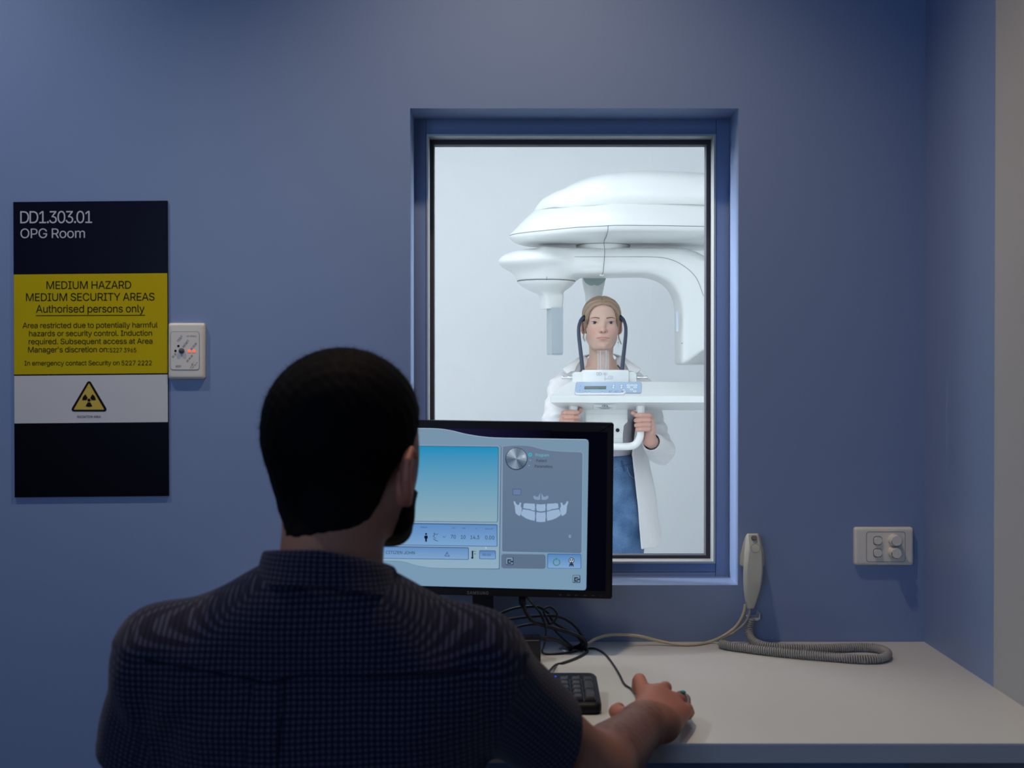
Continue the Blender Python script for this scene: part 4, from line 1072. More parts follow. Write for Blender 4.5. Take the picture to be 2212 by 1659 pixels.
# sensor side
xs_ = xq(1180)
bm = bmesh.new(); lathe(bm, [(0.1165, 0), (0.1165, 0.0022)], (xs_, YM, zq(608.6)), 'Z', 40); obj('sensor_seam', bm, M['machine_seam'], mc)
bm = bmesh.new()
ra_ = 0.40
def sq(t, half_w, half_d, z):
    """morph from circle (t=0) to rounded square (t=1)"""
    out = []
    for k in range(40):
        a = 2*math.pi*k/40; c, s = math.cos(a), math.sin(a)
        e = 1-0.72*t
        vx = math.copysign(abs(c)**e, c)*half_w; vy = math.copysign(abs(s)**e, s)*half_d
        cr, sr = math.cos(ra_*t), math.sin(ra_*t)
        out.append(Vector((xs_+vx*cr-vy*sr+t*0.021, YM+vx*sr+vy*cr, z)))
    return out
rr_ = []
for py, w, t in ((609, 0.1155, 0), (611, 0.114, 0), (617, 0.104, 0), (623, 0.088, 0.08), (629, 0.067, 0.3), (634, 0.050, 0.65), (639, 0.042, 0.95), (650, 0.0385, 1), (665, 0.0375, 1), (667.5, 0.036, 1)):
    rr_.append(sq(t, w, w*(1-0.05*t), zq(py)))
ring_loft(bm, rr_); obj('sensor_holder', bm, MW, mc, True)
cx_ = xs_+0.034
bm = bmesh.new(); cr, sr = math.cos(0.30), math.sin(0.30)
def slab(z, sc=1.0): return [Vector((cx_+(u_*0.024*cr-v_*0.030*sr)*sc, YM-0.01+(u_*0.024*sr+v_*0.030*cr)*sc, z)) for u_, v_ in ((-1, -1), (1, -1), (1, 1), (-1, 1))]
ring_loft(bm, [slab(zq(666)), slab(zq(763)), slab(zq(767), 0.90)]); obj('sensor', bm, M['machine_grey'], mc)
# hood behind the head
xh = xq(1283, 2.78)
bm = bmesh.new()
lathe(bm, [(0.050, 0.06), (0.052, 0.02), (0.046, -0.03), (0.036, -0.075), (0.033, -0.12), (0.032, -0.135)], (xh, 2.80, zq(598, 2.8)), 'Z', 32); obj('rear_hood', bm, MW, mc, True)
bm = bmesh.new(); lathe(bm, [(0.050, 0), (0.050, -0.004), (0.047, -0.006)], (xh, 2.742, zq(593, 2.74)), 'Z', 32, Matrix.Rotation(R(-64), 4, 'X')); obj('hood_lens', bm, mat('teal_lens', (0.36, 0.47, 0.46), 0.3), mc, True)
# thin hanging cable
yc_ = YM-0.36
bm = bmesh.new(); tube(bm, spline([P(1313.5, 487, YM-0.392), P(1313, 497, YM-0.38), P(1310, 510, YM-0.33), P(1305, 522, YM-0.2), P(1306, 540, YM-0.16), P(1305.5, 560, YM-0.13), P(1303, 585, YM-0.13), P(1300.5, 594, YM-0.125)], 6), 0.0012, 6); obj('pull_cable', bm, M['machine_seam'], mc, True)
bm = bmesh.new(); bmesh.ops.create_uvsphere(bm, u_segments=12, v_segments=8, radius=0.006, matrix=Matrix.Translation(P(1300, 594.5, YM-0.115)) @ Matrix.Diagonal((1.5, 1, 0.7, 1))); obj('cable_toggle', bm, MW, mc, True)
# support table
YT = 2.20
stT = [(1190.5, 854.6, 870.9, 0.05, 2.28), (1193, 853, 872, 0.06, 2.30), (1200, 847, 876, 0.10, 2.36), (1209, 840, 880, 0.14, 2.40), (1224, 831.5, 883.4, 0.165, 2.44), (1239, 824, 885, 0.18, 2.48), (1263, 824.5, 886, 0.18, 2.50), (1400, 825, 886, 0.18, 2.50), (1524, 825.5, 886, 0.18, 2.50), (1660, 826, 886, 0.18, 2.50)]
rings = []
for s, tp, bt, dy, yb in stT:
    x = P(s, 860, YT).x
    k_ = min(1.0, max(0.0, (855.0-tp)/10))
    pr = [(YT+0.004, 855.6), (YT+0.012, 855.0), (YT+dy-0.012, tp+0.8*k_), (YT+dy, tp), (yb-0.01, tp), (yb, tp+1), (yb, bt-1), (yb-0.01, bt), (YT+min(0.11, dy*0.7), bt), (YT+min(0.10, dy*0.6), bt-0.8*k_), (YT+0.006, 870.6), (YT, 869.4), (YT, 857)]
    rings.append([Vector((x, y, P(1300, py, y).z)) for y, py in pr])
for r in rings:                                 # flat top behind the slope
    for i in (4, 5): r[i].z = r[3].z-(0.0 if i == 4 else 0.002)
    for i in (6, 7): r[i].z = r[8].z+(0.002 if i == 6 else 0.0)
bm = bmesh.new(); ring_loft(bm, rings[::-1]); obj('support_table', bm, MW, mc, True)
pA = P(1300, 855, YT+0.012); pB = P(1300, 825, YT+0.168)
tn = Vector((1, 0, 0)).cross(pB-pA).normalized()
if tn.y > 0: tn = -tn
def T5(X, Y): return (1130+X/6.309, 780+Y/6.309)
def tw(off): return lambda X, Y: PN(*T5(X, Y), pA+tn*off, tn)
def tp(name, pts, layer, m, parent=None):
    bm = bmesh.new(); fill2d(bm, pts, tw(0.0006+0.0003*layer)); return obj(name, bm, m, parent or mc)
M['panel_blue'] = mat('panel_blue', (0.36, 0.49, 0.66), 0.4, var=0.01)
M['panel_line'] = mat('panel_line', (0.16, 0.24, 0.38), 0.5)
M['panel_white'] = mat('panel_white', (0.80, 0.84, 0.86), 0.4, var=0.01)
M['lcd'] = mat('lcd_green', (0.055, 0.10, 0.075), 0.2, var=0.05)
cpn = tp('control_panel', [(742, 284), (1586, 284), (1606, 292), (1616, 310), (1612, 420), (1602, 436), (1590, 440), (1390, 438), (1372, 460), (735, 462), (712, 456), (700, 438), (706, 404), (716, 312), (726, 292)], 0, M['panel_line'])
tp('panel_face', [(744, 287), (1584, 287), (1602, 294), (1612, 312), (1608, 418), (1599, 432), (1588, 436), (1388, 434), (1370, 457), (737, 459), (716, 452), (705, 436), (711, 404), (720, 314), (730, 294)], 1, M['panel_white'], cpn)
tp('panel_blue', [(744, 288), (1584, 288), (1602, 295), (1611, 312), (1607, 416), (1599, 431), (1588, 434), (1398, 433), (1386, 388), (1366, 386), (1330, 432), (742, 434), (716, 428), (712, 404), (721, 314), (731, 294)], 2, M['panel_blue'], cpn)
tp('display', [(838, 340), (1134, 340), (1130, 384), (832, 384)], 3, M['lcd'], cpn)
M['icon'] = mat('panel_icon', (0.08, 0.13, 0.22), 0.5)
def icon(pts, k=4, m='icon'): tp('symbol', pts, k, M[m], cpn)
def arrow(x, y, d, s=16):
    pts = [(x, y-d*s), (x+s, y+d*2), (x+s*0.8, y+d*s*0.6), (x, y+d*s*0.9), (x-s*0.8, y+d*s*0.6), (x-s, y+d*2)]
    icon([(x+(a-x)*1.3, y+(b-y)*1.25) for a, b in pts], 3); icon(pts, 4, 'panel_white')
for x in (1232, 1343): arrow(x, 332, 1); arrow(x-3, 362, -1)
for x, y in ((1434, 329), (1485, 329), (1535, 329), (1438, 357), (1526, 357), (1478, 386), (1522, 412)):
    icon([(x+24*math.cos(R(k*24)), y+13*math.sin(R(k*24))) for k in range(15)], 3, 'panel_white'); icon([(x-5, y-3), (x+5, y-3), (x+4, y+4), (x-4, y+4)], 4)
for x, m in ((1190, 'panel_line'), (1270, 'panel_line'), (1360, 'icon')):
    icon([(x-24, 418), (x-10, 404), (x+10, 402), (x+24, 396), (x+12, 412), (x+6, 420), (x-14, 424)], 4, m); icon([(x-8, 414), (x+2, 406), (x+8, 408), (x, 416)], 5, 'panel_white')
for x, y in ((782, 342), (772, 402), (846, 418), (904, 418), (1082, 418)): icon([(x-9, y-6), (x+9, y-6), (x, y+7)], 4, 'panel_line')
for x in (846, 904, 1082): icon([(x+15*math.cos(R(k*30)), 438+12*math.sin(R(k*30))) for k in range(12)], 3, 'panel_white')
# sticker on the sloping underside
pU0 = P(1300, 871, YT+0.006); pU1 = P(1300, 885.5, YT+0.10); un = Vector((1, 0, 0)).cross(pU1-pU0).normalized()
if un.y > 0: un = -un
def uw(off): return lambda X, Y: PN(*T5(X, Y), pU0+un*off, un)
bm = bmesh.new(); fill2d(bm, [(960, 588), (1268, 588), (1264, 658), (962, 658)], uw(0.0008)); stk = obj('sticker', bm, mat('sticker', (0.84, 0.85, 0.83), 0.3), mc)
bm = bmesh.new(); ringline(bm, [(1112+40*math.cos(R(k*20)), 610+15*math.sin(R(k*20))) for k in range(18)], [(1112+30*math.cos(R(k*20)), 610+11*math.sin(R(k*20))) for k in range(18)], uw(0.0012))
fill2d(bm, [(1100, 603), (1126, 606), (1124, 614), (1100, 616)], uw(0.0012)); fill2d(bm, [(1000, 634), (1050, 632), (1110, 636), (1170, 632), (1230, 637), (1170, 640), (1110, 643), (1050, 640)], uw(0.0012)); fill2d(bm, [(1050, 648), (1180, 648), (1180, 652), (1050, 652)], uw(0.0012)); fill2d(bm, [(1140, 614), (1160, 614), (1160, 624), (1140, 624)], uw(0.0012))
obj('sticker_print', bm, M['icon'], stk)
# chin rest
zt0 = P(1300, 824.5, YT+0.18).z
def xs(px, y=2.38): return P(px, 812, y).x
def prism_z(bm, plan, z0, z1): prism(bm, [Vector((x, y, z0)) for x, y in plan], (0, 0, z1-z0))
bm = bmesh.new(); z1 = P(1300, 803.5, 2.40).z
prism_z(bm, [(xs(1237.5), 2.405), (xs(1376), 2.405), (xs(1376), 2.485), (xs(1237.5), 2.485)], zt0-0.002, z1)
bmesh.ops.bevel(bm, geom=[e for e in bm.edges if all(v.co.z > z1-0.001 for v in e.verts)], offset=0.006, segments=3, affect='EDGES'); cr_ = obj('chin_rest', bm, MW, mc, True)
bm = bmesh.new(); z2 = P(1300, 799.2, 2.37).z
prism_z(bm, [(xs(1256.5), 2.40), (xs(1259), 2.384), (xs(1275), 2.372), (xs(1292), 2.366), (xs(1309), 2.364), (xs(1326), 2.366), (xs(1343), 2.372), (xs(1358), 2.384), (xs(1360.5), 2.40), (xs(1358), 2.46), (xs(1259), 2.46)], zt0-0.001, z2)
bmesh.ops.bevel(bm, geom=[e for e in bm.edges if all(v.co.z > z2-0.001 for v in e.verts)], offset=0.004, segments=3, affect='EDGES'); obj('rest_front', bm, MW, cr_, True)
def cf(X, Y): return P(*T5(X, Y), 2.3628)
bm = bmesh.new()
for o_, i_ in ((rrect(1004, 154, 1066, 194, 6), rrect(1008, 158, 1062, 190, 4)), (rrect(1160, 204, 1224, 244, 6), rrect(1164, 208, 1220, 240, 4))): ringline(bm, o_, i_, cf)
for q in ([(1066, 170), (1078, 174), (1066, 180)], [(1088, 160), (1148, 160), (1148, 163), (1088, 163)], [(1088, 172), (1148, 172), (1148, 175), (1088, 175)], [(1088, 184), (1148, 184), (1148, 187), (1088, 187)], [(1115, 156), (1119, 156), (1119, 268), (1115, 268)], [(1098, 240), (1150, 240), (1150, 243), (1098, 243)], [(1140, 236), (1152, 240), (1140, 248)], [(1022, 168), (1046, 168), (1034, 184)], [(1178, 224), (1206, 218), (1206, 228)]): fill2d(bm, q, cf)
obj('rest_print', bm, mat('print_light', (0.30, 0.32, 0.34), 0.5), cr_)
for sx, x0, x1 in ((-1, 1237.5, 1213.5), (1, 1376, 1398.5)):
    a_ = P(x0, 815.4, 2.43); L_ = abs(P(x1, 815.4, 2.43).x-a_.x)
    bm = bmesh.new(); prof = [(0.0062, 0), (0.0062, 0.35), (0.0050, 0.45), (0.0044, 0.62), (0.0048, 0.75), (0.0064, 0.86), (0.0066, 0.96), (0.0058, 1.0)]
    lathe(bm, [(r_, sx*h_*L_) for r_, h_ in prof], a_, 'X', 20); obj('knob', bm, M['chrome'], cr_, True)
M['strap'] = mat('navy_rubber', (0.030, 0.042, 0.075), 0.5, var=0.1)
def ribbon(bm, pts, wx, wy):
    pts = spline(pts, 6); rings = []
    for i, p in enumerate(pts):
        t = i/(len(pts)-1); w = np.interp(t, [0, 0.15, 0.8, 0.9, 1], wx); d = wy
        tg = (pts[min(i+1, len(pts)-1)]-pts[max(i-1, 0)]).normalized()
        sd = Vector((1, 0, 0)) - tg*tg.x
        sd = sd.normalized() if sd.length > 0.2 else Vector((0, 0, -1))
        fr = tg.cross(sd)
        rings.append([p+sd*w*math.cos(R(k*30))+fr*d*math.sin(R(k*30)) for k in range(12)])
    ring_loft(bm, rings)
for sx in (-1, 1):
    def X_(px): return px if sx < 0 else 1300.5+(1300.5-px)
    bm = bmesh.new(); dx = 0 if sx < 0 else 1.0
    ribbon(bm, [P(X_(1258.5)+dx, 801, 2.44), P(X_(1256)+dx, 775, 2.455), P(X_(1252.5)+dx, 745, 2.48), P(X_(1250.3)+dx, 722, 2.50), P(X_(1250.5)+dx, 706, 2.52), P(X_(1254)+dx, 693.5, 2.54), P(X_(1260)+dx, 685.5, 2.562)], [0.0082, 0.0078, 0.0066, 0.0082, 0.0092], 0.0042)
    ts = obj('temple_support', bm, M['strap'], mc, True)
    bm = bmesh.new(); e_ = P(X_(1260.2)+dx, 687.5, 2.566); bmesh.ops.create_uvsphere(bm, u_segments=16, v_segments=10, radius=1.0, matrix=Matrix.Translation(e_) @ Matrix.Rotation(-sx*R(24), 4, 'Y') @ Matrix.Diagonal((0.0085, 0.010, 0.0150, 1))); obj('pad', bm, M['black'], ts, True)
bm = bmesh.new(); xa, xb = P(1288.8, 780, 2.478).x, P(1316, 780, 2.478).x; za, zb2 = z2-0.003, P(1300, 756.2, 2.478).z
box(bm, (xa, 2.471, za), (xb, 2.485, zb2), 0.001, 1); cg = obj('chin_block', bm, glass_thin('clear_acrylic', (0.97, 0.98, 0.985), 0.09), mc)
bm = bmesh.new(); xa, xb = P(1296.5, 780, 2.478).x, P(1308.5, 780, 2.478).x
for x_ in (xa, xb): tube(bm, [Vector((x_, 2.467, za)), Vector((x_, 2.467, zb2-0.002))], 0.0022, 8)
obj('chin_pin', bm, glass_thin('acrylic_pin', (0.93, 0.95, 0.96), 0.45), cg, True)
# post under the table
yp = 2.30
def pw(X, Y): return P(*T5(X, Y), yp)
bm = bmesh.new(); prism(bm, [pw(*q) for q in ((843, 640), (1425, 640), (1425, 830), (1408, 846), (1375, 862), (1360, 876), (1360, 1112), (843, 1112))], (0, 0.14, 0))
bmesh.ops.bevel(bm, geom=[e for e in bm.edges if abs(e.verts[0].co.y-yp) < 1e-5 and abs(e.verts[1].co.y-yp) < 1e-5], offset=0.003, segments=2, affect="EDGES", clamp_overlap=True); obj('post', bm, MW, mc, True)
bm = bmesh.new(); fill2d(bm, [(846, 720), (1422, 720), (1422, 723), (846, 723)], lambda X, Y: P(*T5(X, Y), yp-0.0006)); fill2d(bm, [(1240, 1052), (1357, 1052), (1357, 1055), (1240, 1055)], lambda X, Y: P(*T5(X, Y), yp-0.0006)); obj('post_seam', bm, mat('pale_seam', (0.5, 0.52, 0.52), 0.5), mc)
bm = bmesh.new(); lathe(bm, [(0.0072, 0), (0.0068, -0.006), (0.005, -0.008), (0.001, -0.0086)], P(*T5(1287, 942), yp), 'Y', 20); obj('stop_button', bm, M['black'], mc, True)
# U-shaped handle bar
YH = 2.262
hb_ = spline([P(1238.5, 876, YH), P(1238.5, 905, YH), P(1238.5, 932, YH), P(1241, 948, YH), P(1250, 960, YH), P(1266, 964.5, YH), P(1310, 964.5, YH), P(1356, 964.5, YH), P(1372, 960, YH), P(1381, 948, YH), P(1384, 932, YH), P(1384, 905, YH), P(1384, 880, YH)], 8)
bm = bmesh.new(); tube(bm, hb_, 0.0142, 16); obj('handle_bar', bm, mat('handle_white', (0.84, 0.86, 0.85), 0.22, var=0.01, coat=0.4), mc, True, 'keep')
for px in (1238.5, 1384):
    bm = bmesh.new(); c_ = P(px, 884, YH); lathe(bm, [(0.0162, -0.004), (0.0166, 0.0), (0.0166, 0.012), (0.014, 0.017)], c_, 'Z', 24); obj('handle_collar', bm, MW, mc, True)
# column that carries it all, out of sight beside the window
bm = bmesh.new(); box(bm, (P(1632, 700, 2.6).x, 2.45, 0.02), (P(1632, 700, 2.6).x+0.22, 2.85, zq(400)), 0.02, 3); obj('column', bm, MW, mc, True)
bm = bmesh.new(); box(bm, (P(1560, 700, 2.6).x, 2.35, 0.0), (P(1632, 700, 2.6).x+0.3, 2.95, 0.03), 0.01, 2); obj('base_plate', bm, MW, mc, True)
# ------------------------------------------------------------ the patient
YW = 2.60
wo = thing('person', (P(1300, 700, YW).x, YW+0.06, 0), 'person with tied-back fair hair in open white shirt gripping the machine handle', 'person')
HC = P(1299.5, 697.5, YW)                       # between the eyes, middle of the head
def hp_(x, y, z): return (HC.x+x, HC.y+y, HC.z+z)
def skin_mat(name, base, lip, flush, rough=0.45, sss=0.12):
    m, nt, b = _nt(name); n = nt.nodes; l = nt.links
    at = n.new('ShaderNodeAttribute'); at.attribute_name = 'tint'
    sp = n.new('ShaderNodeSeparateColor'); l.new(at.outputs['Color'], sp.inputs[0])
    tc = n.new('ShaderNodeTexCoord'); nz = n.new('ShaderNodeTexNoise'); nz.inputs['Scale'].default_value = 40; nz.inputs['Detail'].default_value = 5
    l.new(tc.outputs['Object'], nz.inputs['Vector'])
    m0 = n.new('ShaderNodeMix'); m0.data_type = 'RGBA'
    m0.inputs[6].default_value = (*[c*0.93 for c in base], 1); m0.inputs[7].default_value = (*[min(1, c*1.06) for c in base], 1); l.new(nz.outputs['Fac'], m0.inputs[0])
    m1 = n.new('ShaderNodeMix'); m1.data_type = 'RGBA'; m1.inputs[7].default_value = (*flush, 1)
    l.new(m0.outputs[2], m1.inputs[6]); l.new(sp.outputs[1], m1.inputs[0])
    m2 = n.new('ShaderNodeMix'); m2.data_type = 'RGBA'; m2.inputs[7].default_value = (*lip, 1)
    l.new(m1.outputs[2], m2.inputs[6]); l.new(sp.outputs[0], m2.inputs[0])
    l.new(m2.outputs[2], b.inputs['Base Color'])
    b.inputs['Roughness'].default_value = rough; b.inputs['Specular IOR Level'].default_value = 0.35
    b.inputs['Subsurface Weight'].default_value = sss; b.inputs['Subsurface Radius'].default_value = (0.010, 0.004, 0.002); b.inputs['Subsurface Scale'].default_value = 0.6
    n2 = n.new('ShaderNodeTexNoise'); n2.inputs['Scale'].default_value = 420; l.new(tc.outputs['Object'], n2.inputs['Vector'])
    bp = n.new('ShaderNodeBump'); bp.inputs['Strength'].default_value = 0.10; bp.inputs['Distance'].default_value = 0.0006; l.new(n2.outputs['Fac'], bp.inputs['Height']); l.new(bp.outputs['Normal'], b.inputs['Normal'])
    return m
EX, EZ = 0.0325, -0.002
cran = [('+', 0, s_ell(hp_(0, 0.022, 0.026), (0.0690, 0.088, 0.0705))),
        ('+', 0.03, s_ell(hp_(0, -0.020, 0.038), (0.0600, 0.060, 0.052)))]
def ear(sx):
    r = rotz(sx*0.55) @ roty(sx*0.14)
    return [('+', 0.006, s_ell(hp_(sx*0.0755, 0.012, -0.016), (0.0075, 0.0185, 0.0300), r)),
            ('-', 0.004, s_ell(hp_(sx*0.0835, 0.006, -0.013), (0.0055, 0.0105, 0.0180), r)),
            ('+', 0.004, s_ell(hp_(sx*0.0770, 0.006, -0.020), (0.0040, 0.0050, 0.0090), r))]
head = cran + [
    ('+', 0.03, s_ell(hp_(0, -0.018, -0.030), (0.0605, 0.0600, 0.068))),          # face block
    ('+', 0.028, s_ell(hp_(0, -0.032, -0.076), (0.0440, 0.0400, 0.0330))),        # jaw
    ('+', 0.022, s_cap(hp_(0.050, 0.010, -0.060), hp_(0.022, -0.050, -0.096), 0.012, 0.012)),
    ('+', 0.022, s_cap(hp_(-0.050, 0.010, -0.060), hp_(-0.022, -0.050, -0.096), 0.012, 0.012)),
    ('+', 0.020, s_ell(hp_(0, -0.066, -0.097), (0.0165, 0.0140, 0.0120))),         # chin
    ('+', 0.026, s_ell(hp_(0.036, -0.048, -0.034), (0.021, 0.020, 0.020))),
    ('+', 0.026, s_ell(hp_(-0.036, -0.048, -0.034), (0.021, 0.020, 0.020))),
    ('+', 0.024, s_ell(hp_(0, -0.058, -0.062), (0.028, 0.022, 0.026))),            # muzzle
    ('-', 0.014, s_ell(hp_(EX, -0.090, EZ-0.001), (0.0170, 0.0170, 0.0110))),      # sockets
    ('-', 0.014, s_ell(hp_(-EX, -0.090, EZ-0.001), (0.0170, 0.0170, 0.0110))),
    ('+', 0.012, s_cap(hp_(0.012, -0.074, 0.0150), hp_(0.044, -0.058, 0.0180), 0.0050, 0.0060)),
    ('+', 0.012, s_cap(hp_(-0.012, -0.074, 0.0150), hp_(-0.044, -0.058, 0.0180), 0.0050, 0.0060)),
    ('+', 0.013, s_cap(hp_(0, -0.0745, 0.006), hp_(0, -0.0890, -0.0300), 0.0060, 0.0085)),      # nose
    ('+', 0.008, s_ell(hp_(0, -0.0930, -0.0335), (0.0098, 0.0090, 0.0080))),
    ('+', 0.006, s_ell(hp_(0.0108, -0.0835, -0.0360), (0.0058, 0.0085, 0.0060))),
    ('+', 0.006, s_ell(hp_(-0.0108, -0.0835, -0.0360), (0.0058, 0.0085, 0.0060))),
    ('-', 0.002, s_ell(hp_(0.0062, -0.0925, -0.0395), (0.0034, 0.0068, 0.0034))),
    ('-', 0.002, s_ell(hp_(-0.0062, -0.0925, -0.0395), (0.0034, 0.0068, 0.0034))),
    ('-', 0.004, s_cap(hp_(0, -0.0870, -0.0480), hp_(0, -0.0855, -0.0545), 0.0016, 0.0020)),    # philtrum
    ('+', 0.006, s_ell(hp_(0.0085, -0.0760, -0.0585), (0.0125, 0.0062, 0.0034), roty(-0.12))),
    ('+', 0.006, s_ell(hp_(-0.0085, -0.0760, -0.0585), (0.0125, 0.0062, 0.0034), roty(0.12))),
    ('+', 0.006, s_ell(hp_(0, -0.0768, -0.0664), (0.0150, 0.0070, 0.0042))),
    ('-', 0.0012, s_chain([hp_(-0.0245, -0.0765, -0.0630), hp_(-0.010, -0.0845, -0.0618), hp_(0, -0.0850, -0.0626), hp_(0.010, -0.0845, -0.0618), hp_(0.0245, -0.0765, -0.0630)], [0.0014, 0.0017, 0.0018, 0.0017, 0.0014])),
    ('-', 0.010, s_ell(hp_(0, -0.0860, -0.0800), (0.020, 0.0090, 0.0050)))]
for sx in (1, -1):
    head += [('+', 0.005, s_ell(hp_(sx*EX, -0.0570, EZ), (0.0158, 0.0142, 0.0118))),             # lids over the eye
             ('+', 0.003, s_chain([hp_(sx*(EX-0.0135), -0.0630, EZ-0.001), hp_(sx*(EX-0.004), -0.0705, EZ+0.0056), hp_(sx*(EX+0.005), -0.0695, EZ+0.0054), hp_(sx*(EX+0.0135), -0.0600, EZ+0.0012)], [0.0014, 0.0020, 0.0020, 0.0014])),
             ('-', 0.0015, s_ell(hp_(sx*EX, -0.0740, EZ+0.0002), (0.0126, 0.0130, 0.0050), roty(sx*-0.10)))]
head += ear(1)+ear(-1)
def nk(px, py, y): return P(px, py, y)
neck = [('+', 0.022, s_chain([hp_(0, 0.018, -0.070), hp_(0, 0.026, -0.130), hp_(0, 0.040, -0.205)], [0.0490, 0.0475, 0.0560])),
        ('+', 0.04, s_cap(nk(1272, 795, 2.67), nk(1228, 826, 2.67), 0.026, 0.028)),
        ('+', 0.04, s_cap(nk(1326, 795, 2.67), nk(1370, 826, 2.67), 0.026, 0.028)),
        ('+', 0.05, s_ell(nk(1300, 858, 2.66), (0.135, 0.085, 0.13))),
        ('+', 0.05, s_ell(nk(1300, 960, 2.66), (0.110, 0.078, 0.14))),
        ('+', 0.012, s_cap(nk(1294, 800, 2.60), nk(1258, 797, 2.60), 0.006)), ('+', 0.012, s_cap(nk(1306, 800, 2.60), nk(1341, 797, 2.60), 0.006)),
        ('-', 0.012, s_ell(nk(1300, 797, 2.568), (0.010, 0.012, 0.010)))]
SHR, ELR = P(1213, 840, 2.655), P(1186, 965, 2.50)
SHL, ELL = P(1385, 842, 2.655), P(1428, 972, 2.50)
WRR, WRL = P(1219, 945, 2.300), P(1402.5, 950, 2.300)
arms = [('+', 0.03, s_cap(SHR, ELR, 0.040, 0.034)), ('+', 0.02, s_cap(ELR, WRR, 0.036, 0.0235)),
        ('+', 0.03, s_cap(SHL, ELL, 0.040, 0.034)), ('+', 0.02, s_cap(ELL, WRL, 0.036, 0.0235))]
def fist(cx, s, py0, wr):
    """right-hand-side fist for s=1, mirrored for s=-1; cx: pixel x of the bar"""
    o = []
    Z = lambda k: py0+k
    def q(dx, dpy, dy): return P(cx+s*dx, py0+dpy, YH+dy)
    o.append(('+', 0.016, s_chain([wr, q(20, 42, 0.012), q(19, 24, 0.004)], [0.0225, 0.021, 0.018])))
    o.append(('+', 0.010, s_chain([q(20.5, 14, 0.006), q(20, 36, 0.008)], [0.0130, 0.0150])))
    for k, (py, ln, r) in enumerate(((7.0, 0, 0.0092), (17.4, 1.2, 0.0095), (27.6, 0.4, 0.0091), (36.8, -2.6, 0.0080))):
        dp = (k-1.5)*0.5
        pts = [q(21.5, py+1.5, 0.004), q(17.5, py+0.2, -0.0215), q(0.5, py+dp*0.4+0.4, -0.0262), q(-10.5+(2.6-ln)*0.6, py+dp+1.0, -0.0140), q(-11.5+(2.6-ln)*0.8, py+dp+1.2, -0.0010)]
        o.append(('+', 0.0022 if k else 0.003, s_chain(pts, [r*1.03, r*1.04, r*0.97, r*0.92, r*0.84])))
    o.append(('+', 0.004, s_chain([q(15, 22, 0.024), q(2, 9, 0.0265), q(-11, 5, 0.0160), q(-16.2, 2.0, 0.0010)], [0.0135, 0.0115, 0.0102, 0.0086])))
    return o
hands = fist(1384, 1, 890, WRL) + fist(1238.5, -1, 884, WRR)
wbody = head + neck + arms + hands
def tint_w(v):
    x = v[:, 0]-HC.x; y = v[:, 1]-HC.y; z = v[:, 2]-HC.z
    t = np.zeros((len(v), 4)); t[:, 3] = 1
    g = lambda a, b, c, d: np.exp(-((x-a)/c)**2-((z-b)/d)**2)
    # lips: between the outline curves
    ax = np.abs(x); w = 0.0250
    upz = -0.0568-0.0062*(ax/w)**1.5+0.0010*np.clip(1-np.abs(ax-0.006)/0.006, 0, 1); loz = -0.0706+0.0076*(ax/w)**2.2
    lip = np.clip(np.minimum(upz-z, z-loz)/0.0012+0.5, 0, 1)*(ax < w)*(y < -0.06)
    t[:, 0] = lip*0.72
    fl = 0.0*x
    for s in (1, -1): fl += 0.75*g(s*0.040, -0.036, 0.020, 0.020)+0.9*(np.abs(x-s*0.078) < 0.012)*(z < 0.016)*(z > -0.05)*(y > -0.02)
    fl += 0.5*g(0, -0.034, 0.012, 0.010)
    hd = v[:, 2] > HC.z-0.14
    t[:, 1] = np.clip(np.where(hd & ((y < 0.0) | (ax > 0.066)), fl, 0), 0, 1)
    hnd = (v[:, 1] < 2.30)
    t[:, 1] = np.where(hnd, 0.55, t[:, 1])
    return t
M['skin_w'] = skin_mat('fair_skin', (0.56, 0.375, 0.30), (0.50, 0.20, 0.20), (0.58, 0.30, 0.25), 0.5, 0.10)
body_w = solid('body', wbody, (1300e-9+P(1150, 700, YW).x, 2.19, P(1300, 1050, YW).z), (P(1460, 700, YW).x, 2.80, HC.z+0.115), 0.00150, M['skin_w'], wo, {'tint': tint_w})
# eyes
def eye_mat():
    m, nt, b = _nt('eye_blue'); n = nt.nodes; l = nt.links
    at = n.new('ShaderNodeAttribute'); at.attribute_name = 'gaze'
    sp = n.new('ShaderNodeSeparateXYZ'); l.new(at.outputs['Vector'], sp.inputs[0])
    cr = n.new('ShaderNodeValToRGB'); e = cr.color_ramp.elements
    e[0].position = 0.0; e[0].color = (0.006, 0.006, 0.010, 1); e[1].position = 1.0; e[1].color = (0.74, 0.72, 0.72, 1)
    for p_, c_ in ((0.36, (0.006, 0.006, 0.010, 1)), (0.42, (0.030, 0.045, 0.11, 1)), (0.68, (0.018, 0.026, 0.065, 1)), (0.76, (0.74, 0.72, 0.72, 1))):
        q = e.new(p_); q.color = c_
    l.new(sp.outputs[0], cr.inputs[0]); l.new(cr.outputs[0], b.inputs['Base Color'])
    b.inputs['Roughness'].default_value = 0.12
    return m
M['eye'] = eye_mat()
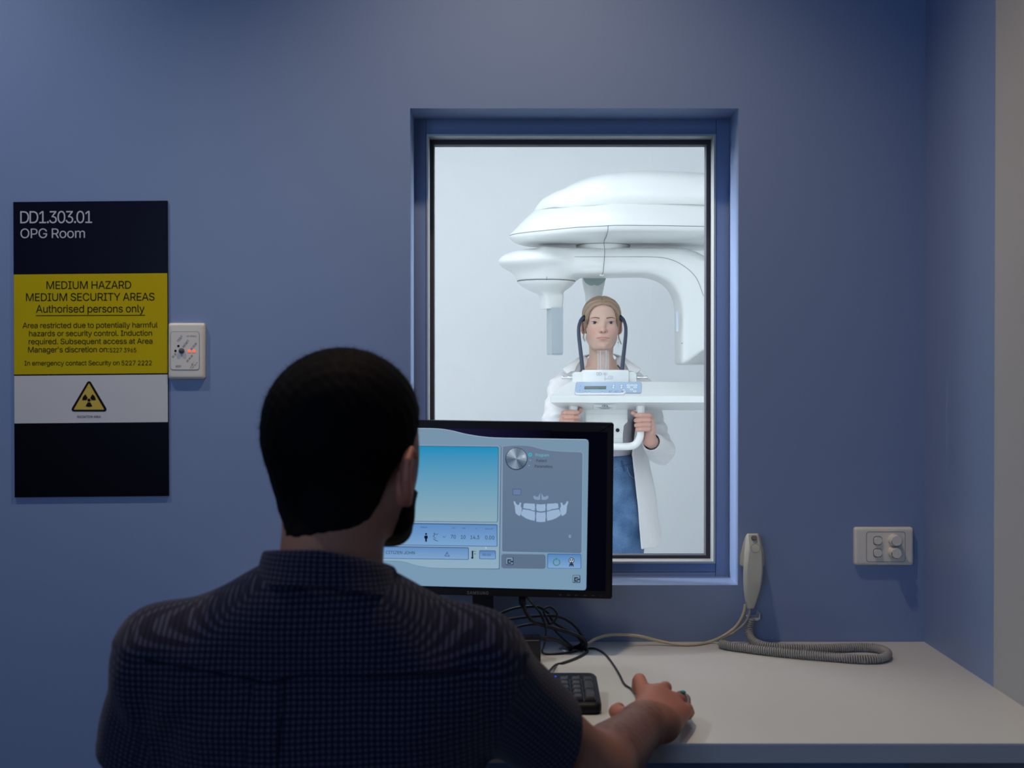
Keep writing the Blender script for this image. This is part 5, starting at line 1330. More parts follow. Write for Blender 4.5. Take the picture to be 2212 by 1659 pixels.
for sx in (1, -1):
    c = Vector(hp_(sx*EX, -0.0560, EZ+0.0002)); gz = Vector((0.03, -1, 0.06)).normalized()
    bm = bmesh.new(); bmesh.ops.create_uvsphere(bm, u_segments=40, v_segments=28, radius=0.0125, matrix=Matrix.Translation(c))
    o = obj('eye', bm, M['eye'], wo, True, 'keep')
    v = np.array([list(p.co) for p in o.data.vertices]); d = (v-A(c))/0.0125; a = np.arccos(np.clip(d @ A(gz), -1, 1))/0.72
    at = o.data.attributes.new('gaze', 'FLOAT_VECTOR', 'POINT'); at.data.foreach_set('vector', np.stack([a, a*0, a*0], -1).astype(np.float32).ravel())
    # lashes and brow
    M.setdefault('lash', mat('lash_dark', (0.035, 0.024, 0.022), 0.6))
    M.setdefault('brow', mat('brow_hair', (0.14, 0.085, 0.065), 0.7, var=0.2, scale=400))
    def surf(x, z, off):
        y = march(wbody[:len(head)], HC.x+x, HC.z+z, HC.y-0.12, HC.y, 600); return Vector((HC.x+x, (y if y else HC.y-0.06)-off, HC.z+z))
    for nm, sg_, top in (('eyelash', 1, 0.0054), ('lower_lash', -1, 0.0046)):
        bm = bmesh.new(); pts = []
        for k in range(11):
            t = k/10; xx = -0.0128+0.0272*t; zz = sg_*top*math.sin(math.pi*(0.04+t*0.92))**0.75+0.0022*(t-0.45)
            rr = 0.0147**2-(xx*0.96)**2-zz**2
            pts.append(Vector(hp_(sx*(EX+xx), -0.0572-math.sqrt(max(rr, 0.004**2)), EZ+zz)))
        th = 0.0014 if sg_ > 0 else 0.00035
        tube(bm, pts, [th*(0.35+0.65*math.sin(math.pi*min(1, 0.1+0.8*k/10))) for k in range(11)], 6); obj(nm, bm, M['lash'] if sg_ > 0 else M['brow'], wo, True)
    bm = bmesh.new(); rings = []
    for k in range(11):
        t = k/10; xx = 0.0135+0.0345*t; zz = 0.0150+0.0042*math.sin(math.pi*min(1, t*0.8))-0.0020*t; hw = 0.0023*(1-0.7*t**2)+0.0005
        a_ = surf(sx*xx, zz-hw, 0.0); b_ = surf(sx*xx, zz, 0.0011); c_ = surf(sx*xx, zz+hw, 0.0); d_ = surf(sx*xx, zz, -0.001)
        rings.append([a_, b_, c_, d_])
    ring_loft(bm, rings); obj('eyebrow', bm, M['brow'], wo, True)

# hair
def hair_mat(name, c0, c1, c2, sx=420, sz=14, rough=0.42):
    m, nt, b = _nt(name); n = nt.nodes; l = nt.links
    at = n.new('ShaderNodeAttribute'); at.attribute_name = 'strand'
    mp = n.new('ShaderNodeMapping'); mp.inputs['Scale'].default_value = (sx, sz, 1); l.new(at.outputs['Vector'], mp.inputs[0])
    nz = n.new('ShaderNodeTexNoise'); nz.inputs['Scale'].default_value = 1.0; nz.inputs['Detail'].default_value = 4; l.new(mp.outputs[0], nz.inputs['Vector'])
    cr = n.new('ShaderNodeValToRGB'); e = cr.color_ramp.elements
    e[0].position = 0.32; e[0].color = (*c0, 1); e[1].position = 0.70; e[1].color = (*c2, 1); q = e.new(0.5); q.color = (*c1, 1)
    l.new(nz.outputs['Fac'], cr.inputs[0]); l.new(cr.outputs[0], b.inputs['Base Color'])
    bp = n.new('ShaderNodeBump'); bp.inputs['Strength'].default_value = 0.5; bp.inputs['Distance'].default_value = 0.0015; l.new(nz.outputs['Fac'], bp.inputs['Height']); l.new(bp.outputs['Normal'], b.inputs['Normal'])
    b.inputs['Roughness'].default_value = rough; b.inputs['Specular IOR Level'].default_value = 0.4
    return m
M['hair_w'] = hair_mat('fair_hair', (0.12, 0.075, 0.05), (0.29, 0.20, 0.135), (0.50, 0.37, 0.26))
hl = [(0, 0.0685), (0.010, 0.0690), (0.024, 0.0665), (0.038, 0.0580), (0.047, 0.046), (0.053, 0.030), (0.0575, 0.006), (0.061, -0.020), (0.064, -0.045), (0.075, -0.05), (0.2, -0.05)]
hx = [p[0] for p in hl]; hz = [p[1] for p in hl]
def hair_region(p):
    x = np.abs(p[:, 0]-HC.x); y = p[:, 1]-HC.y; z = p[:, 2]-HC.z
    front = np.interp(x, hx, hz)
    t = np.clip((y+0.01)/0.05, 0, 1)
    lim = front*(1-t)+(-0.075)*t
    return (lim-z)*0.75
def hair_thick(p):
    x = np.abs(p[:, 0]-HC.x); z = p[:, 2]-HC.z
    return 0.0060+0.0030*np.clip(z/0.09, 0, 1)-0.0030*np.exp(-(x/0.0035)**2)*(p[:, 1] < HC.y+0.03)
hbase = cran + [('+', 0.03, s_ell(hp_(0, -0.018, -0.030), (0.0605, 0.0600, 0.068)))]
def acr(x, y, z):
    ax = np.abs(x)
    return np.sqrt((z+0.005-0.002)**2+(ax*0.92)**2)-0.25*ax+0.45*(y+0.06)+0.012*np.sin(ax*40+y*20)*0.2
def hair_d(p, d):
    x = p[:, 0]-HC.x; y = p[:, 1]-HC.y; z = p[:, 2]-HC.z
    u_ = acr(x, y, z)
    rid = 0.0008*np.sin(u_*420)+0.0006*np.sin(u_*910+1.3)
    d0 = field(hbase, p)-hair_thick(p)+rid
    d0 = smin(d0, s_ell(hp_(0, 0.085, 0.005), (0.052, 0.045, 0.052))(p), 0.02)
    return smax(d0, hair_region(p), 0.004)
def strand_w(v):
    x = v[:, 0]-HC.x; y = v[:, 1]-HC.y; z = v[:, 2]-HC.z
    return np.stack([acr(x, y, z), np.arctan2(np.abs(x), z+0.03)*0.06, 0*x], -1)
solid('hair', [('+', 0, s_ell(hp_(0, 0.022, 0.02), (0.085, 0.13, 0.10))), ('!', 0, hair_d)], (HC.x-0.095, HC.y-0.10, HC.z-0.11), (HC.x+0.095, HC.y+0.14, HC.z+0.125), 0.0016, M['hair_w'], wo, {'strand': strand_w})
def lock(pts, r):
    bm = bmesh.new()
    for j in range(len(r[1])):
        ox, oy = r[1][j]
        q = spline([Vector(p)+Vector((ox*(0.4+i*0.25), oy, 0)) for i, p in enumerate(pts)], 6)
        tube(bm, q, [r[0]*(1-0.65*i/(len(q)-1)) for i in range(len(q))], 5)
    o = obj('hair_strand', bm, M['hair_w'], wo, True, 'keep')
    v = np.array([list(p.co) for p in o.data.vertices]); at = o.data.attributes.new('strand', 'FLOAT_VECTOR', 'POINT')
    at.data.foreach_set('vector', np.stack([v[:, 0]*0.6, v[:, 2]*0.3, v[:, 2]*0], -1).astype(np.float32).ravel())
fy = YW-0.052
lock([P(1275, 664, fy-0.012), P(1268.5, 680, fy-0.002), P(1265.5, 698, fy+0.004), P(1262.8, 715, fy+0.012), P(1260.2, 728, fy+0.018), P(1263.5, 738, fy+0.02)], (0.0012, [(0, 0), (0.0012, 0.002), (-0.0013, 0.002), (0.0022, -0.001), (-0.0006, 0.001)]))
lock([P(1324, 660, fy-0.012), P(1329.5, 680, fy-0.003), P(1331.8, 700, fy+0.002), P(1334, 716, fy+0.008), P(1337, 732, fy+0.012), P(1341.5, 744, fy+0.014)], (0.0012, [(0, 0), (0.0014, 0.002), (-0.0012, 0.001), (0.0024, -0.001), (0.0007, 0.0)]))
# earring on the visible ear, ring on a finger
bm = bmesh.new(); bmesh.ops.create_uvsphere(bm, u_segments=12, v_segments=8, radius=0.0028, matrix=Matrix.Translation(P(1335.6, 740, YW+0.0)))
tube(bm, [P(1335.3, 729.5, YW+0.004), P(1335.5, 738.5, YW)], 0.0005, 5); tube(bm, [P(1335.6, 741, YW), P(1335.3, 752, YW)], 0.0004, 5); obj('earring', bm, M['steel'], wo, True)
bm = bmesh.new(); tube(bm, [P(1334, 789, 2.58), P(1343, 800, 2.57), P(1347, 809, 2.565)], 0.003, 6); obj('bra_strap', bm, M['strap'], wo, True)

# ------------------------------------------------------------ her clothes
def cloth_mat(name, col, var=0.05, scale=60, rough=0.85, bump=0.15, bscale=900, fold=0.0):
    return mat(name, col, rough, var=var, scale=scale, bump=bump, bscale=bscale, spec=0.2, sheen=0.15)
M['white_cotton'] = cloth_mat('white_cotton', (0.76, 0.75, 0.76))
M['grey_tee'] = cloth_mat('pale_grey_jersey', (0.54, 0.52, 0.57))
def denim():
    m, nt, b = _nt('blue_denim'); n = nt.nodes; l = nt.links
    tc = n.new('ShaderNodeTexCoord'); a_ = n.new('ShaderNodeTexNoise'); a_.inputs['Scale'].default_value = 480; a_.inputs['Detail'].default_value = 2
    b_ = n.new('ShaderNodeTexNoise'); b_.inputs['Scale'].default_value = 14; b_.inputs['Detail'].default_value = 5
    l.new(tc.outputs['Object'], a_.inputs['Vector']); l.new(tc.outputs['Object'], b_.inputs['Vector'])
    mx = n.new('ShaderNodeMath'); mx.operation = 'ADD'; l.new(a_.outputs['Fac'], mx.inputs[0]); l.new(b_.outputs['Fac'], mx.inputs[1])
    cr = n.new('ShaderNodeValToRGB'); e = cr.color_ramp.elements; e[0].position = 0.75/2+0.02; e[0].color = (0.055, 0.12, 0.25, 1); e[1].position = 0.64; e[1].color = (0.17, 0.30, 0.50, 1)
    hf = n.new('ShaderNodeMath'); hf.operation = 'MULTIPLY'; hf.inputs[1].default_value = 0.5; l.new(mx.outputs[0], hf.inputs[0]); l.new(hf.outputs[0], cr.inputs[0])
    l.new(cr.outputs[0], b.inputs['Base Color']); b.inputs['Roughness'].default_value = 0.85; b.inputs['Specular IOR Level'].default_value = 0.2
    return m
M['denim'] = denim()
def fold_noise(p, amp, fx, fz, ph=0.0):
    x, y, z = p[:, 0], p[:, 1], p[:, 2]
    return amp*(np.sin(x*fx+z*fz+2.0*np.sin(z*17+ph)+ph)*0.6+np.sin(z*fz*1.7-x*fx*0.6+y*40+ph*2)*0.4)
# t-shirt
tee = [('+', 0, s_ell(P(1300, 868, 2.655), (0.146, 0.100, 0.145))), ('+', 0.05, s_ell(P(1300, 955, 2.655), (0.126, 0.094, 0.125))),
       ('&', 0.004, lambda p: p[:, 2]-P(1300, 812, 2.58).z+np.abs(p[:, 0]-HC.x)*-0.25), ('&', 0.003, lambda p: P(1345, 994, 2.56).z-p[:, 2]+0.18*(p[:, 0]-P(1345, 984, 2.56).x)*-1),
       ('!', 0, lambda p, d: d+fold_noise(p, 0.0022, 22, 60, 1.0))]
solid('t_shirt', tee, (P(1200, 900, YW).x, 2.50, P(1300, 1030, 2.6).z), (P(1400, 900, YW).x, 2.78, P(1300, 780, 2.6).z), 0.0035, M['grey_tee'], wo)
# jeans
zk = 0.10
hipc = P(1303, 1075, 2.66)
def leg(px0, px1): return s_chain([P(px0, 1105, 2.655), (P(px1, 1330, 2.68).x, 2.68, 0.47), (P(px1, 1330, 2.70).x, 2.70, 0.09)], [0.102, 0.082, 0.066])
jeans = [('+', 0, s_ell(hipc, (0.160, 0.112, 0.15))), ('+', 0.05, s_ell(P(1301, 1010, 2.655), (0.134, 0.098, 0.10))),
         ('+', 0.03, leg(1258, 1262)), ('+', 0.03, leg(1346, 1342)),
         ('&', 0.003, lambda p: p[:, 2]-P(1345, 985, 2.56).z-0.18*(p[:, 0]-P(1345, 985, 2.56).x)*0.6),
         ('!', 0, lambda p, d: d+fold_noise(p, 0.0016, 35, 45, 0.3))]
solid('jeans', jeans, (P(1205, 900, YW).x, 2.48, 0.05), (P(1400, 900, YW).x, 2.83, P(1300, 970, 2.6).z), 0.0045, M['denim'], wo)
def on_jeans(px, py, off=0.002):
    d = ray(px, py); lo_, hi_ = 2.45, 2.75; ys = np.linspace(lo_, hi_, 200)
    p = np.stack([A(CAM+d*((y-CAM.y)/d.y)) for y in ys]); dd = field(jeans, p); i = np.nonzero(dd < 0)[0]
    y = ys[i[0]] if len(i) else 2.6
    return CAM+d*((y-off-CAM.y)/d.y)
M['denim_stitch'] = mat('denim_stitch', (0.30, 0.42, 0.60), 0.8); M['denim_dark'] = mat('denim_seam', (0.05, 0.11, 0.24), 0.85, var=0.3, scale=300)
J8 = lambda X, Y: (1300+X/4.608, 860+Y/4.608)
bm = bmesh.new(); tube(bm, [on_jeans(*J8(X, Y), 0.001) for X, Y in ((252, 690), (262, 735), (282, 770), (305, 790), (330, 800))], 0.0013, 6); obj('pocket_seam', bm, M['denim_stitch'], wo)
bm = bmesh.new(); tube(bm, [on_jeans(*J8(X, Y), 0.0) for X, Y in ((126, 690), (200, 676), (250, 664), (305, 648))], 0.0022, 6); obj('waistband_seam', bm, M['denim_dark'], wo)
bm = bmesh.new()
ring_loft(bm, [[on_jeans(*J8(X, Y), 0.001), on_jeans(*J8(X+24, Y-4), 0.001), on_jeans(*J8(X+24, Y-4), 0.005), on_jeans(*J8(X, Y), 0.005)] for X, Y in ((184, 622), (192, 650), (204, 690), (214, 735))]); obj('belt_loop', bm, M['denim_dark'], wo)
# open white shirt: sleeves, yoke, collar and hanging fronts
def sleeve(sh, el, wr, s):
    cu = wr.lerp(el, 0.16)
    return [('+', 0.03, s_chain([sh, sh.lerp(el, 0.5), el], [0.0540, 0.0500, 0.0475])), ('+', 0.03, s_chain([el+Vector((0, 0, -0.006)), el.lerp(cu, 0.55), cu], [0.0485, 0.0450, 0.0355]))]
cutR = (WRR-ELR).normalized(); cutL = (WRL-ELL).normalized()
def cuffcut(wr, el, n):
    c = A(wr.lerp(el, 0.17)); nn = A(n)
    return lambda p: np.where(np.linalg.norm(p-c, axis=1) < 0.09, (p-c)@nn, -0.05)
def hollow(wr, el): return s_cap(wr.lerp(el, -0.2), wr.lerp(el, 0.42), 0.0305, 0.036)
XC = P(1301, 900, YW).x
def tails(p):
    x = (p[:, 0]-XC); y = p[:, 1]-2.665; z = p[:, 2]
    z0 = P(1300, 850, 2.6).z; t = np.clip((z0-z)/0.62, 0, 1)
    rx = 0.150+0.100*t+0.006*np.sin(z*26)*t; ry = 0.106+0.060*t
    a = np.arctan2(y, x)
    r = np.sqrt((x/rx)**2+(y/ry)**2)
    wob = 0.018*t*np.sin(a*9+z*6)+0.008*np.sin(a*17+z*15)*t
    return np.abs((r-1-wob)*np.minimum(rx, ry))-0.0032
zhem_f, zhem_b = P(1385, 1183, 2.58).z, P(1429, 1142, 2.66).z
def tail_cut(p):
    y = p[:, 1]; t = np.clip((y-2.57)/0.08, 0, 1)
    return (zhem_f*(1-t)+zhem_b*t)-p[:, 2]
def front_open(p):
    z = p[:, 2]
    e = np.interp(z, [P(1, 1183, 2.575).z, P(1, 1100, 2.575).z, P(1, 980, 2.575).z, P(1, 900, 2.575).z, P(1, 800, 2.575).z],
                  [P(1383.5, 1, 2.575).x-XC, P(1378, 1, 2.575).x-XC, P(1365, 1, 2.575).x-XC, P(1378, 1, 2.575).x-XC, P(1350, 1, 2.575).x-XC])
    return np.maximum(np.abs(p[:, 0]-XC)-e, p[:, 1]-2.645)
yoke = [('+', 0, s_ell(P(1300, 862, 2.665), (0.160, 0.110, 0.128))),
        ('+', 0.04, s_cap(P(1259, 789, 2.66), SHR+Vector((0.014, 0.005, 0.006)), 0.037, 0.046)), ('+', 0.04, s_cap(P(1340, 790, 2.66), SHL+Vector((-0.014, 0.005, 0.006)), 0.037, 0.046))]
col_ = []
shirt = yoke + [('-', 0.010, s_ell(P(1300, 812, 2.56), (0.060, 0.085, 0.085))), ('-', 0.010, s_cap(P(1300, 770, 2.655), P(1300, 790, 2.65), 0.056)),
                ('-', 0.006, lambda p: np.maximum(front_open(p)-0.0, P(1300, 840, 2.6).z*0+(p[:, 2]-P(1300, 800, 2.6).z))),
                ('&', 0.01, lambda p: P(1300, 905, 2.6).z-p[:, 2])]
shirt += sleeve(SHR, ELR, WRR, -1)+sleeve(SHL, ELL, WRL, 1)
shirt += [('!', 0, lambda p, d: d+(fold_noise(p, 0.0034, 48, 85, 0.7)+fold_noise(p, 0.0018, 90, 140, 2.1))*np.clip((np.abs(p[:, 0]-XC)-0.10)/0.05, 0, 1)*np.clip((p[:, 1]-2.36)/0.08, 0, 1))]
shirt += [('+', 0.006, lambda p: smax(smax(tails(p), p[:, 2]-P(1300, 885, 2.6).z, 0.01), smax(tail_cut(p), -front_open(p), 0.004), 0.004))] 
shirt += [('&', 0.003, cuffcut(WRR, ELR, cutR)), ('&', 0.003, cuffcut(WRL, ELL, cutL)), ('-', 0.003, hollow(WRR, ELR)), ('-', 0.003, hollow(WRL, ELL))]
solid('overshirt', shirt, (P(1140, 900, YW).x, 2.24, P(1300, 1215, 2.6).z), (P(1475, 900, YW).x, 2.86, P(1300, 760, 2.6).z), 0.0026, M['white_cotton'], wo, relax=1)
bm = bmesh.new()
for sx in (-1, 1):
    def MX(px): return px if sx < 0 else 2600.5-px
    up_ = spline([P(MX(1279), 763, 2.715), P(MX(1262), 770, 2.67), P(MX(1253), 779, 2.61), P(MX(1246), 790, 2.575), P(MX(1241), 801, 2.555)], 5)
    mid_ = spline([P(MX(1272), 764.5, 2.735), P(MX(1252), 771, 2.67), P(MX(1243), 780, 2.605), P(MX(1237), 790, 2.568), P(MX(1233), 802, 2.55)], 5)
    lo3 = spline([P(MX(1264), 776, 2.745), P(MX(1236), 784, 2.66), P(MX(1223), 792, 2.59), P(MX(1217), 797, 2.563), P(MX(1226), 807, 2.55)], 5)
    th = Vector((0, 0.004, -0.004))
    ring_loft(bm, [[a_, b_, c_, c_+th, b_+th*0.8, a_+th] for a_, b_, c_ in zip(up_, mid_, lo3)])
obj('collar', bm, M['white_cotton'], wo, True)
bm = bmesh.new()
for wr, el, n_ in ((WRL, ELL, cutL), (WRR, ELR, cutR)):
    c0 = wr.lerp(el, 0.172); c1 = wr.lerp(el, 0.30); rings = []
    u1 = n_.orthogonal().normalized(); v1 = n_.cross(u1)
    prof = [(c0, 0.0322), (c0, 0.0362), (c1, 0.0412), (c1, 0.0380), (c0, 0.0322)]
    for c_, r_ in prof: rings.append([c_+(u1*math.cos(R(15*k))+v1*math.sin(R(15*k)))*r_ for k in range(24)])
    ring_loft(bm, rings, True, False)
obj('cuff', bm, M['white_cotton'], wo, True)
for px, z_ in ((1262, 0.04), (1342, 0.04)):
    bm = bmesh.new(); x0 = P(px, 1330, 2.70).x
    rings = []
    for k in range(9):
        t = k/8; y = 2.79-0.27*t; w = 0.040*(0.7+0.5*math.sin(math.pi*min(1, 0.2+t*0.75))); h_ = 0.075-0.045*t
        if k in (0, 8): w *= 0.6; h_ *= 0.6
        rings.append([Vector((x0+w*math.cos(a), y, 0.003+h_*max(0, math.sin(a)))) for a in [math.pi*q_/10 for q_ in range(11)]])
    ring_loft(bm, rings); obj('shoe', bm, M['white_cotton'], wo, True)
# ------------------------------------------------------------ the seated operator
ma = thing('person', (-0.21, -1.12, 0), 'bearded person in dark checked shirt seated at the desk, back turned', 'person')
HM = Vector((-0.1935, -1.040, 1.206)); TH = R(30)
fx, fy_, rx_, ry_ = math.sin(TH), math.cos(TH), math.cos(TH), -math.sin(TH)
def hm(r, f, u_): return Vector((HM.x+r*rx_+f*fx, HM.y+r*ry_+f*fy_, HM.z+u_))
RH = rotz(-TH)                                  # columns: right, forward, up
RM = np.array([[rx_, fx, 0], [ry_, fy_, 0], [0, 0, 1.0]])
def hloc(p): return (p-A(HM)) @ RM              # world -> right, forward, up
skull = [('+', 0, s_ell(HM, (0.0735, 0.0920, 0.0745), RM)), ('+', 0.05, s_ell(hm(0, -0.004, -0.050), (0.0580, 0.0780, 0.0780), RM))]
mface = [('+', 0.03, s_ell(hm(0, 0.040, -0.060), (0.0620, 0.0560, 0.0800), RM)),
         ('+', 0.02, s_chain([hm(0.058, 0.012, -0.085), hm(0.052, 0.030, -0.112), hm(0.016, 0.078, -0.130)], [0.016, 0.016, 0.016])),
         ('+', 0.02, s_chain([hm(-0.058, 0.012, -0.085), hm(-0.052, 0.030, -0.112), hm(-0.016, 0.078, -0.130)], [0.016, 0.016, 0.016])),
         ('+', 0.02, s_ell(hm(0, 0.084, -0.128), (0.020, 0.014, 0.013), RM)),
         ('+', 0.014, s_cap(hm(0, 0.096, -0.030), hm(0, 0.112, -0.070), 0.008, 0.012)),
         ('+', 0.012, s_cap(hm(-0.036, 0.080, -0.022), hm(0.036, 0.080, -0.022), 0.009)),
         ('-', 0.010, s_ell(hm(0.032, 0.104, -0.042), (0.016, 0.014, 0.009), RM)), ('-', 0.010, s_ell(hm(-0.032, 0.104, -0.042), (0.016, 0.014, 0.009), RM)),
         ('+', 0.006, s_ell(hm(0, 0.094, -0.098), (0.022, 0.010, 0.006), RM)), ('+', 0.006, s_ell(hm(0, 0.093, -0.108), (0.019, 0.010, 0.006), RM))]
for s in (1, -1):
    Re = RM @ rotz(s*0.42)
    mface += [('+', 0.008, s_ell(hm(s*0.0805, 0.014, -0.062), (0.0075, 0.0190, 0.0310), Re)),
              ('+', 0.003, s_chain([hm(s*0.0800, 0.030, -0.042), hm(s*0.0840, 0.016, -0.0315), hm(s*0.0895, 0.000, -0.043), hm(s*0.0890, -0.001, -0.064), hm(s*0.0820, 0.010, -0.085), hm(s*0.0770, 0.018, -0.092)], [0.0036, 0.0040, 0.0042, 0.0038, 0.0042, 0.0052])),
              ('-', 0.004, s_ell(hm(s*0.0890, 0.018, -0.062), (0.0060, 0.0100, 0.0180), Re))]
NB = Vector((-0.1985, -1.112, 1.03))
mneck = [('+', 0.03, s_chain([hm(0, -0.012, -0.085), NB, NB+Vector((0, 0.02, -0.09))], [0.0565, 0.0570, 0.052]))]
SL, SR = Vector((-0.374, -1.098, 0.938)), Vector((-0.050, -1.085, 0.934))
EL_, ER_ = Vector((-0.432, -1.010, 0.745)), Vector((0.100, -0.940, 0.769))
WL_, WR_ = Vector((-0.300, -0.700, 0.775)), Vector((0.181, -0.716, 0.7640))
mtorso = [('+', 0.05, s_ell((-0.213, -1.055, 0.86), (0.160, 0.090, 0.15))), ('+', 0.06, s_ell((-0.212, -1.10, 0.64), (0.140, 0.090, 0.17)))]
marms = [('+', 0.04, s_cap(SL, EL_, 0.047, 0.041)), ('+', 0.025, s_chain([EL_, EL_.lerp(WL_, 0.35), WL_], [0.042, 0.042, 0.027])),
         ('+', 0.04, s_cap(SR, ER_, 0.046, 0.0425)), ('+', 0.028, s_chain([ER_, ER_.lerp(WR_, 0.38), WR_], [0.0445, 0.0435, 0.0300]))]
rh = lambda *a: s_chain([Vector(p) for p in a[0]], a[1])
hand = [('+', 0.022, rh([WR_, (0.196, -0.672, 0.7760), (0.208, -0.632, 0.7820)], [0.0295, 0.0220, 0.0150])),
        ('+', 0.016, rh([(0.200, -0.690, 0.7700), (0.196, -0.603, 0.7860)], [0.0200, 0.0125])),
        ('+', 0.016, rh([(0.205, -0.690, 0.7680), (0.2195, -0.606, 0.7855)], [0.0200, 0.0125])),
        ('+', 0.016, rh([(0.212, -0.695, 0.7650), (0.2390, -0.617, 0.7760)], [0.0200, 0.0120])),
        ('+', 0.016, rh([(0.216, -0.700, 0.7610), (0.2490, -0.637, 0.7630)], [0.0210, 0.0125])),
        ('+', 0.014, rh([(0.188, -0.700, 0.7640), (0.160, -0.670, 0.7660), (0.1520, -0.642, 0.7660), (0.1585, -0.607, 0.7610)], [0.0200, 0.0140, 0.0112, 0.0095])),
        ('+', 0.0035, rh([(0.195, -0.604, 0.7880), (0.1930, -0.570, 0.7955), (0.1935, -0.537, 0.7850), (0.1940, -0.514, 0.7690)], [0.0110, 0.0098, 0.0088, 0.0078])),
        ('+', 0.0035, rh([(0.2195, -0.608, 0.7870), (0.2315, -0.577, 0.7850), (0.2350, -0.546, 0.7740), (0.2350, -0.526, 0.7600)], [0.0110, 0.0098, 0.0088, 0.0078])),
        ('+', 0.0035, rh([(0.2395, -0.618, 0.7765), (0.2580, -0.593, 0.7715), (0.2630, -0.567, 0.7580), (0.2620, -0.551, 0.7470)], [0.0105, 0.0094, 0.0085, 0.0075])),
        ('+', 0.0035, rh([(0.2495, -0.638, 0.7640), (0.2590, -0.617, 0.7640), (0.2655, -0.594, 0.7520), (0.2650, -0.580, 0.7440)], [0.0100, 0.0085, 0.0077, 0.0068]))]
lhand = [('+', 0.018, rh([WL_, (-0.275, -0.640, 0.790), (-0.262, -0.605, 0.790)], [0.027, 0.022, 0.016]))]
for k in range(4):
    bx = -0.288+0.018*k; lhand.append(('+', 0.004, rh([(bx, -0.600, 0.789), (bx+0.006, -0.560, 0.796), (bx+0.008, -0.530, 0.784), (bx+0.009, -0.515, 0.773)], [0.011, 0.0095, 0.0085, 0.0075])))
lhand.append(('+', 0.008, rh([(-0.262, -0.650, 0.784), (-0.236, -0.615, 0.782), (-0.225, -0.585, 0.776)], [0.014, 0.011, 0.009])))
mbody = skull+mface+mneck+mtorso+marms+hand+lhand
def tint_m(v):
    t = np.zeros((len(v), 4)); t[:, 3] = 1
    q = hloc(v)
    near_ear = (np.abs(q[:, 0]) > 0.074) & (q[:, 2] < -0.02) & (q[:, 2] > -0.10)
    t[:, 1] = np.where(near_ear, 1.0, 0)
    hw = v[:, 1] > -0.70
    t[:, 1] = np.where(hw, 0.55+0.4*np.clip((v[:, 1]+0.60)/0.04, 0, 1), t[:, 1])  # hand tinted lighter than the arm: lamplight put into the skin colour
    # dark arm hair on the outer forearm, its shade put into the colour too
    ax = A(WR_-ER_); L_ = np.linalg.norm(ax); ax /= L_; s_ = (v-A(ER_))@ax
    fz = np.clip(s_/0.06, 0, 1)*np.clip((L_+0.035-s_)/0.05, 0, 1)*(v[:, 0] > 0.0)
    t[:, 0] = fz*np.clip(0.55+0.10*np.sin(v[:, 0]*410+v[:, 1]*170+v[:, 2]*230+3*np.sin(v[:, 1]*70+v[:, 2]*50))+0.08*np.sin(v[:, 0]*900-v[:, 1]*600+v[:, 2]*750), 0, 1)
    return t
M['skin_m'] = skin_mat('brown_skin', (0.27, 0.122, 0.080), (0.085, 0.042, 0.036), (0.46, 0.160, 0.098), 0.55, 0.06)
solid('body', mbody, (-0.53, -1.24, 0.50), (0.32, -0.46, 1.30), 0.0022, M['skin_m'], ma, {'tint': tint_m})
# hair: close crop, thicker on top
def az_lim(q):
    r, f = q[:, 0], q[:, 1]
    a = np.degrees(np.arctan2(r, -f))              # 0 = nape, +90 = right ear
    return np.interp(a, [-180, -140, -110, -95, -80, -60, -40, -18, -4, 8, 22, 40, 58, 72, 84, 96, 110, 140, 180],
                     [0.045, 0.030, -0.03, -0.035, -0.054, -0.088, -0.102, -0.113, -0.126, -0.126, -0.121, -0.117, -0.108, -0.092, -0.062, -0.040, -0.03, 0.030, 0.045])
def mhair(p, d):
    q = hloc(p); th = 0.0070*np.clip((q[:, 2]+0.13)/0.10, 0.12, 1)+0.0015*np.clip(q[:, 2]/0.08, 0, 1)
    th = th+0.0005*np.sin(q[:, 0]*310+q[:, 2]*150)*np.sin(q[:, 1]*280+q[:, 2]*210)
    d0 = field(skull+mneck, p)-th
    return smax(d0, (az_lim(q)-q[:, 2])*0.8, 0.006)
M['hair_m'] = mat('dark_hair', (0.0032, 0.0027, 0.0036), 0.7, var=0.4, scale=300, bump=0.5, bscale=700, spec=0.04)
hobj = solid('hair', [('+', 0, s_ell(HM+Vector((0, 0, -0.03)), (0.12, 0.14, 0.16))), ('!', 0, mhair)], (HM.x-0.13, HM.y-0.13, HM.z-0.17), (HM.x+0.13, HM.y+0.14, HM.z+0.11), 0.0026, M['hair_m'], ma)
rng = np.random.default_rng(3)
vv = np.array([list(p.co) for p in hobj.data.vertices]); nn = np.array([list(p.normal) for p in hobj.data.vertices])
pick = rng.choice(len(vv), 9000, replace=False); q = hloc(vv[pick])
b0 = vv[pick]-nn[pick]*0.003; up_ = np.clip((q[:, 2]+0.14)/0.14, 0.15, 1)
ln_ = (0.0040+0.0035*rng.random(len(pick)))*up_
dr = nn[pick]+rng.normal(0, 0.50, (len(pick), 3))+np.array([0, 0, -0.25])*(1-up_)[:, None]; dr /= np.linalg.norm(dr, axis=1)[:, None]
sd = np.cross(dr, rng.normal(0, 1, (len(pick), 3))); sd /= np.linalg.norm(sd, axis=1)[:, None]
tri = np.stack([b0-sd*0.00022, b0+sd*0.00022, b0+dr*(ln_+0.003)[:, None]], 1).reshape(-1, 3)
me = bpy.data.meshes.new('hair_ends'); me.from_pydata(tri.tolist(), [], np.arange(len(tri)).reshape(-1, 3).tolist()); link_mesh('hair_ends', me, M['hair_m'], ma)['kind'] = 'stuff'
